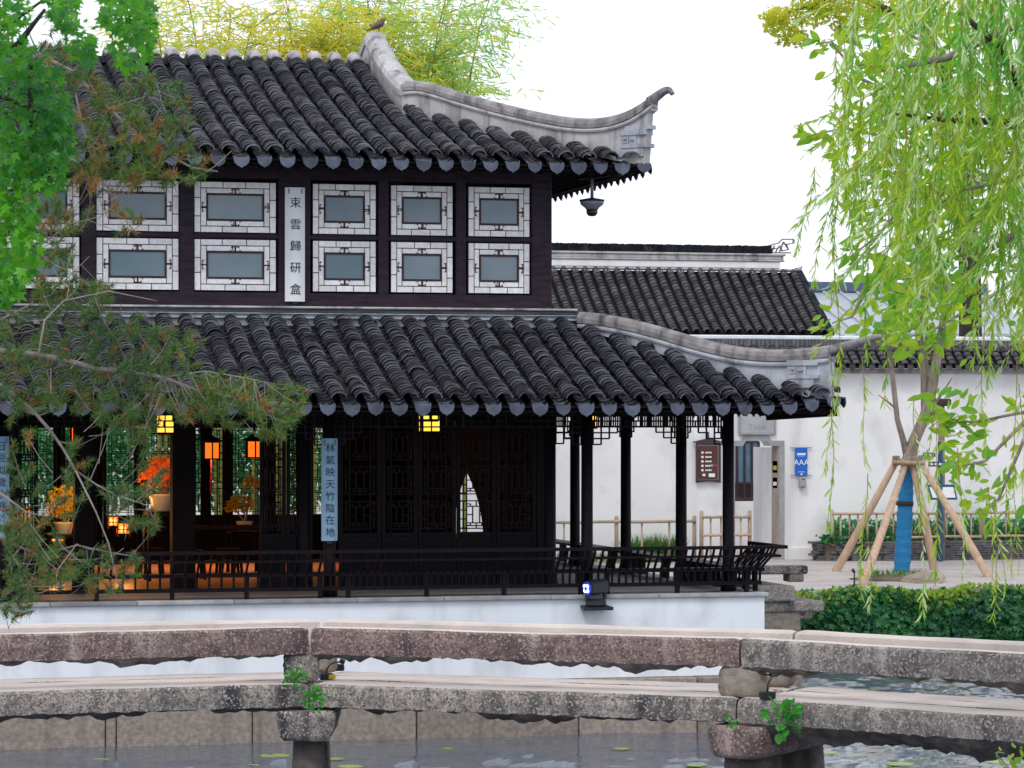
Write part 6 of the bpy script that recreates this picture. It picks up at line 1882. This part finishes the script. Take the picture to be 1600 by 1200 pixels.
foliage('crown', [(leaf_oval(.15, .075), P, rand_dirs(n, (0, 0, .4)), None, RN.uniform(.6, 1.25, n), 0)], [M['camphor']], t, kind='stuff')

# ---- weeping willow reaching in from the right
WD = 17.0
wb = W(1790, 700, WD + .4); wb.z = 1.2
WI = thing('weeping_willow', 'weeping willow hanging into the picture from the right', 'willow', wb)
def wp(px, py, dd=0.0): return W(px, py, WD + dd)
mb = MB(); mb.tube([wb, wp(1780, 400, .4), wp(1750, 60, .4), wp(1735, -200, .4), wp(1720, -330, .3), wp(1690, -420, .2)], [.2, .17, .13, .08, .045, .012], 10); mb.build('trunk', M['bark'], WI)
BRS = [[(1740, 260), (1600, 196), (1540, 190), (1480, 188), (1400, 178)], [(1760, 120), (1600, 150), (1560, 70), (1500, 20)], [(1760, 300), (1620, 262), (1560, 285), (1490, 300), (1440, 345)], [(1760, 60), (1650, -20), (1500, -60), (1380, -50)], [(1740, 420), (1640, 350), (1580, 370), (1530, 400)], [(1740, 20), (1600, 30), (1480, 90), (1400, 105)]]
for i, br in enumerate(BRS):
    pts = [wp(px, py, R.uniform(-.3, .3)) for px, py in br]
    MB().tube(pts, [.05, .035, .022, .014, .008][:len(pts)] if i != 2 else [.04, .018, .014, .01, .006], 7).build('branch', M['bark_dark'] if i in (0, 1, 3) else M['bark_pale'], WI)
strands = []
def strand(px, py0, py1, dd, sway):
    strands.append((px, py0, py1, dd, sway))
for k in range(175):
    u_ = R.random()
    px = 1300 + 350*u_**.6
    lim = 400 if px < 1400 else (500 if px < 1480 else 640)
    py0 = R.uniform(-120, 330); L_ = R.uniform(110, 340)
    strand(px, py0, min(py0 + L_, lim*R.uniform(.75, 1.05)), R.uniform(-.9, .9), R.uniform(-30, 30))
for k in range(95):
    # arching sprays that start up on the right and bend down to the left
    px = R.uniform(1380, 1680); py0 = R.uniform(-80, 420)
    strand(px, py0, py0 + R.uniform(60, 190), R.uniform(-.9, .9), -R.uniform(40, 150))
for s_ in ((1306, 420, 640, 0, 6), (1300, 560, 735, .1, -8), (1300, 640, 830, .2, -4), (1352, 380, 560, .3, 5), (1345, 560, 730, -.2, 10), (1382, 500, 640, .2, 4), (1356, 820, 945, -.4, 5), (1352, 740, 930, -.3, -6), (1430, 620, 800, -.2, 8), (1437, 700, 960, -.3, 4), (1458, 540, 770, .1, -5), (1468, 640, 930, 0, -12), (1500, 700, 905, .2, 4), (1545, 760, 935, -.2, 8), (1556, 780, 925, .1, 14), (1562, 860, 965, -.3, -14), (1575, 740, 905, .1, 4), (1585, 560, 880, .3, 6), (1270, 260, 400, 0, -24), (1310, 300, 470, .1, -12), (1535, 500, 700, .3, 5), (1290, 330, 440, .2, -20), (1595, 600, 800, 0, 4)):
    strand(*s_)
for k in range(90):
    py0 = R.uniform(-320, 300); strand(R.uniform(1650, 1960), py0, min(py0 + R.uniform(150, 420), 760), R.uniform(-1.2, 1.6), R.uniform(-40, 40))
tw = MB(); P, D, K, T_ = [], [], [], []
up = Vector((0, 0, 1)); rt = Vector((CP, -SP, 0)); fw = Vector((SP, CP, 0))
for (px, py0, py1, dd, sway) in strands:
    if py1 - py0 < 40: continue
    n = max(5, int((py1 - py0)/30)); pts = []
    for i in range(n + 1):
        q = i/n
        pts.append(wp(px + sway*q**1.4 + 4*math.sin(q*5 + px), py0 + (py1 - py0)*q, dd + .08*math.sin(q*3 + px)))
    tw.tube(pts, [.0035 - .002*i/n for i in range(n+1)], 3, False)
    Ls = (pts[0] - pts[-1]).length
    m = int(Ls/(.0105 if py1 < 640 else .022))
    bare = .0
    pale = R.random() < .34
    for k in range(m):
        q = R.random(); 
        if q < .1 and R.random() < .5: continue
        i = min(n-1, int(q*n)); p = pts[i].lerp(pts[i+1], q*n - i)
        dv = (pts[i+1] - pts[i]).normalized()
        a = R.uniform(0, 6.28); o = rt*math.cos(a) + fw*math.sin(a)
        P.append(p); D.append(dv*R.uniform(.7, 1.3) + o*R.uniform(.2, .8)); K.append(R.uniform(.55, 1.15)*(1.1 if pale else 1)); T_.append(1 if pale and R.random() < .7 else 0)
tw.build('twig', M['twig_yellow'], WI, kind='stuff')
P, D, K, T_ = np.array(P), np.array(D), np.array(K), np.array(T_)
foliage('crown', [(leaves_tri(.076, .0115, .25, .016), P[T_ == 0], D[T_ == 0], None, K[T_ == 0], 0), (leaves_tri(.076, .0115, .25, .016), P[T_ == 1], D[T_ == 1], None, K[T_ == 1], 1)], [M['willow'], M['willow_pale']], WI, kind='stuff')

# ---- broad-leaved tree among the willow
BD = 23.0
bb = W(1800, 700, BD); bb.z = 1.2
BT = thing('broad_leaved_tree', 'broad-leaved tree with sprigs reaching left across the white sky', 'tree', bb)
def bp(px, py, dd=0.0): return W(px, py, BD + dd)
MB().tube([bb, bp(1800, 400), bp(1780, 100), bp(1740, -80), bp(1690, -190)], [.16, .12, .08, .045, .012], 9).build('trunk', M['bark_dark'], BT)
twigs = [[(1790, 330), (1600, 250), (1480, 190), (1400, 150), (1330, 60)], [(1480, 190), (1390, 215), (1320, 200), (1262, 212)], [(1400, 150), (1340, 120), (1300, 65), (1275, 68)], [(1600, 250), (1500, 300), (1420, 310), (1340, 330)],
         [(1320, 200), (1296, 172)], [(1790, 420), (1620, 420), (1480, 430), (1360, 440)], [(1790, 640), (1620, 640), (1520, 660), (1460, 650)], [(1620, 640), (1540, 720), (1495, 730)], [(1360, 440), (1330, 495), (1300, 505)], [(1500, 300), (1400, 270), (1335, 275)],
         [(1420, 310), (1370, 370), (1330, 400)], [(1600, 250), (1500, 100), (1400, 40), (1350, 30)], [(1620, 640), (1560, 780), (1530, 800)], [(1480, 190), (1420, 120), (1350, 100), (1310, 110)], [(1620, 420), (1520, 480), (1450, 520), (1400, 530)]]
P, D = [], []
for tw_ in twigs:
    d0 = R.uniform(-.6, .6)
    pts = [bp(px, py, d0) for px, py in tw_]
    MB().tube(pts, [.018 - .013*i/(len(pts)-1) for i in range(len(pts))], 5, False).build('branch', M['bark'], BT)
    n = len(pts) - 1
    tot = sum((pts[i+1] - pts[i]).length for i in range(n))
    for k in range(int(tot/.05)):
        q = R.random(); i = min(n-1, int(q*n)); p = pts[i].lerp(pts[i+1], q*n - i)
        if (p - pts[0]).length < .35: continue
        spread_ = .22*(1 - q) + .04
        for _ in range(3):
            P.append(p + Vector((R.gauss(0, spread_), R.gauss(0, spread_), R.gauss(0, spread_*.7)))); D.append((pts[i+1] - pts[i]).normalized()*.8 + Vector((R.gauss(0, .6), R.gauss(0, .6), R.gauss(-.1, .5))))
q = np.concatenate([in_poly([(1330, 60), (1480, 0), (1620, 0), (1620, 330), (1480, 330), (1370, 300), (1330, 200)], 900), in_poly([(1440, 600), (1520, 600), (1560, 700), (1530, 780), (1460, 740)], 60), in_poly([(1340, 400), (1500, 380), (1520, 470), (1350, 470)], 160), in_poly([(1560, -250), (1800, -280), (1960, -100), (1960, 350), (1800, 450), (1620, 330)], 900)])
P = np.concatenate([np.array(P), Wn(q, BD + RN.uniform(-.8, .8, len(q)))]); D = np.concatenate([np.array(D), rand_dirs(len(q), (-.3, 0, -.4))]); n = len(P)
foliage('crown', [(leaf_oval(.13, .055), P, D, None, RN.uniform(.6, 1.2, n), 0)], [M['broad']], BT, kind='stuff')

# ---- bright green lobed-leaf tree, close on the left
MD = 14.0
m0 = W(-160, 900, MD); m0.z = 1.5
MT = thing('lobed_leaf_tree', 'bright green lobed-leaf tree hanging in at the top left corner', 'tree', m0)
def mp(px, py, dd=0.0): return W(px, py, MD + dd)
MB().tube([m0, mp(-150, 500), mp(-120, 200), mp(-60, -60)], [.12, .1, .08, .05], 9).build('trunk', M['bark_dark'], MT)
for br in ([(-120, 200), (-20, 60), (40, 20), (95, -20)], [(-60, -60), (60, -40), (160, -20), (215, 20)], [(-120, 150), (0, 150), (70, 180)], [(20, 80), (50, 40), (70, 15)], [(-120, 260), (-20, 250), (50, 290)], [(45, 100), (48, 170), (50, 240)]):
    MB().tube([mp(px, py, R.uniform(-.2, .2)) for px, py in br], [.02, .012, .008, .004][:len(br)], 5, False).build('branch', M['bark_dark'], MT)
regs = [([(-30, 60), (30, 55), (75, 85), (100, 120), (112, 175), (118, 215), (112, 255), (80, 240), (40, 270), (-30, 280)], 900), ([(-30, 250), (60, 240), (100, 250), (112, 285), (70, 300), (60, 345), (30, 340), (-30, 330)], 420),
        ([(-30, 320), (30, 330), (66, 350), (68, 400), (50, 440), (20, 470), (-30, 490)], 480), ([(-30, -20), (45, -20), (50, 30), (20, 60), (-30, 60)], 220), ([(75, -20), (130, -20), (125, 40), (95, 45), (80, 20)], 120),
        ([(100, 40), (150, 30), (160, 75), (140, 95), (110, 75)], 65), ([(160, -20), (248, -20), (245, 60), (225, 75), (190, 50), (165, 35)], 330), ([(175, 40), (240, 50), (242, 100), (205, 110), (180, 90)], 80), ([(118, 60), (150, 70), (148, 92), (118, 90)], 25), ([(60, 160), (116, 180), (114, 235), (80, 230)], 120)]
P = []
for poly, n in regs:
    q = in_poly(poly, n); q[:, 0] -= 5; P.append(Wn(q, MD + RN.uniform(-.5, .5, n)))
P = np.concatenate(P); n = len(P)
Nn = unit(RN.normal(size=(n, 3))*.6 + np.array((SP*-.5, -CP*.5, .75)))
D = rand_dirs(n, (.25, 0, -.8)); D = D - Nn*np.sum(D*Nn, 1, keepdims=True)
foliage('crown', [(leaf_lobed(.046), P, D, Nn, RN.uniform(.6, 1.3, n), 0)], [M['maple']], MT, kind='stuff')

# ---- old pine whose boughs reach in from the left
PD = 20.0
p0 = W(-260, 950, PD); p0.z = 1.3
PI_ = thing('leaning_pine', 'pine with drooping needle boughs reaching in from the left', 'pine tree', p0)
def pp(px, py, dd=0.0): return W(px, py, PD + dd)
MB().tube([p0, pp(-240, 700), pp(-160, 520), pp(-120, 300), pp(-100, 60)], [.2, .17, .14, .1, .06], 10).build('trunk', M['bark'], PI_)
boughs = [([(-160, 560), (-30, 545), (60, 555), (110, 565), (150, 577), (200, 580), (255, 590), (310, 612), (370, 622), (450, 632)], .026), ([(-160, 600), (0, 600), (50, 640), (78, 672), (98, 700), (118, 735), (150, 757), (178, 772)], .015),
          ([(-120, 240), (0, 120), (60, 85), (110, 110), (170, 170), (230, 225), (300, 262), (340, 268)], .018), ([(110, 110), (130, 200), (150, 270), (180, 310), (200, 350), (215, 365)], .008), ([(-120, 420), (0, 400), (60, 385), (110, 350), (150, 340)], .01),
          ([(-100, 700), (0, 840), (60, 868), (120, 852), (165, 862), (225, 872)], .010), ([(20, 870), (40, 900), (55, 930), (60, 935)], .005), ([(118, 735), (150, 800), (170, 850), (182, 905), (190, 920)], .006), ([(60, 555), (70, 500), (100, 470), (170, 455), (245, 470)], .008),
          ([(200, 580), (230, 560), (300, 540), (330, 525)], .006), ([(255, 590), (320, 580), (380, 590), (430, 600)], .006), ([(370, 622), (420, 650), (440, 665)], .005), ([(60, 85), (40, 40), (100, 10), (150, -10)], .008), ([(120, 850), (90, 890), (85, 930)], .004), ([(0, 770), (40, 800), (75, 808)], .010), ([(-60, 940), (20, 945), (40, 955)], .004), ([(178, 772), (230, 790), (250, 830)], .005), ([(170, 170), (230, 150), (275, 130)], .006), ([(0, 500), (40, 480), (100, 440), (140, 400)], .007)]
mb = MB(); B_pts = []
for i, (br, r) in enumerate(boughs):
    dd = R.uniform(-.5, .5) if i > 1 else 0
    pts = [pp(px, py, dd + R.uniform(-.06, .06)) for px, py in br]
    MB().tube(pts, [r*(1 - .7*k/(len(pts)-1)) for k in range(len(pts))], 7).build('branch', M['bark_pale'] if i not in (2,) else M['bark'], PI_)
    for k in range(len(pts)-1):
        for f_ in (0, .33, .66): B_pts.append(pts[k].lerp(pts[k+1], f_))
BP = np.array(B_pts)
areas = [([(30, 70), (110, 70), (165, 130), (200, 180), (290, 200), (300, 230), (250, 250), (190, 240), (140, 300), (100, 290), (110, 180)], 165, .12), ([(180, 110), (280, 130), (300, 190), (260, 215), (190, 190)], 55, .05), ([(170, 210), (330, 250), (345, 275), (270, 290), (180, 270)], 55, .15), ([(115, 240), (215, 250), (230, 300), (130, 300)], 30, .5), ([(175, 320), (215, 320), (225, 365), (180, 365)], 10, .6),
         ([(25, 310), (100, 310), (150, 330), (150, 360), (110, 380), (120, 440), (80, 470), (30, 460)], 115, .15), ([(60, 440), (170, 445), (180, 475), (150, 500), (60, 500)], 50, .05), ([(0, 490), (100, 480), (240, 495), (245, 530), (180, 560), (0, 560)], 95, .05), ([(170, 520), (310, 520), (320, 570), (200, 580)], 45, .03),
         ([(0, 550), (260, 560), (270, 640), (220, 690), (120, 640), (0, 660)], 185, .08), ([(260, 580), (400, 590), (400, 640), (270, 660)], 75, .05), ([(300, 595), (470, 600), (480, 630), (440, 690), (330, 660)], 95, .05), ([(150, 640), (240, 640), (230, 700), (180, 690)], 18, .05), ([(0, 660), (50, 670), (70, 760), (60, 830), (0, 830)], 24, .1), ([(80, 680), (130, 690), (150, 800), (90, 790)], 15, .08), ([(150, 750), (240, 770), (260, 830), (170, 820)], 30, .05),
         ([(0, 820), (110, 800), (120, 900), (60, 940), (0, 930)], 90, .12), ([(110, 850), (230, 860), (215, 930), (120, 930)], 28, .08), ([(0, 920), (60, 930), (50, 965), (0, 970)], 14, .05), ([(70, -20), (110, -20), (110, 40), (80, 60)], 12, .0), ([(220, 700), (260, 720), (250, 760), (215, 750)], 10, .05)]
NP, ND, NK, NM = [], [], [], []
bud = MB(); twg = MB()
for poly, n, dry in areas:
    for q in in_poly(poly, int(n*.86)):
        c = pp(q[0], q[1], R.uniform(-.45, .45))
        dl = BP - np.array(c); j = int(np.argmin((dl**2).sum(1) + dl[:, 0]*.15)); b_ = Vector(BP[j])
        v = (c - b_)
        lim_ = R.uniform(.16, .38)
        if v.length > lim_: b_ = c - (v.normalized() + Vector((R.gauss(0, .35), R.gauss(0, .35), R.gauss(0, .35)))).normalized()*lim_; v = c - b_
        ax = (v.normalized()*.9 + up*.5 + rt*.25 + Vector((R.gauss(0, .4), R.gauss(0, .4), R.gauss(0, .4)))).normalized()
        md = b_.lerp(c, .55) - up*.03*R.random()
        if R.random() < .5: twg.tube([b_, md, c], [.0028, .0022, .0018], 4, False)
        isdry = R.random() < dry
        m = R.randint(50, 75)
        for _ in range(m):
            s = R.random()
            d_ = (ax*R.uniform(.2, 1.0) + Vector((R.gauss(0, .6), R.gauss(0, .6), R.gauss(0, .6)))).normalized()
            NP.append(c + ax*(-.05 + .09*s)); ND.append(d_); NK.append(R.uniform(.7, 1.15)); NM.append(1 if isdry else 0)
        if R.random() < .55 and not isdry:
            e = c + ax*R.uniform(.04, .07)
            bud.tube([c + ax*.01, c.lerp(e, .5), e], [.007, .010, .003], 5, False)
twg.build('twig', M['bark_pale'], PI_, kind='stuff'); bud.build('bud', M['bud'], PI_, kind='stuff')
NP, ND, NK, NM = np.array(NP), np.array(ND), np.array(NK), np.array(NM)
nt_ = (np.array([(0, .0027, 0), (0, -.0027, 0), (.064, 0, -.004)]), np.array([(0, 1, 2)]))
foliage('needles', [(nt_, NP[NM == 0], ND[NM == 0], None, NK[NM == 0], 0), (nt_, NP[NM == 1], ND[NM == 1], None, NK[NM == 1], 1)], [M['needle'], M['needle_dry']], PI_, kind='stuff')

# ---- leafy sprig at the lower right corner, close to the camera
c = W(1590, 1195, 21)
t = thing('pond_side_bush', 'dark leafy sprig poking up at the lower right corner', 'plant', (c.x, c.y, c.z - .2))
n = 90
q = in_poly([(1560, 1170), (1620, 1165), (1640, 1260), (1540, 1260)], n); P = Wn(q, 21 + RN.uniform(-.2, .2, n))
foliage('leaves', [(leaf_oval(.06, .04), P, rand_dirs(n, (0, 0, .3)), None, RN.uniform(.6, 1.2, n), 0)], [M['ivy_new']], t, kind='stuff')
MB().tube([W(1600, 1300, 21), W(1590, 1215, 21), W(1555, 1176, 21)], [.012, .008, .004], 5).build('stem', M['bark'], t)
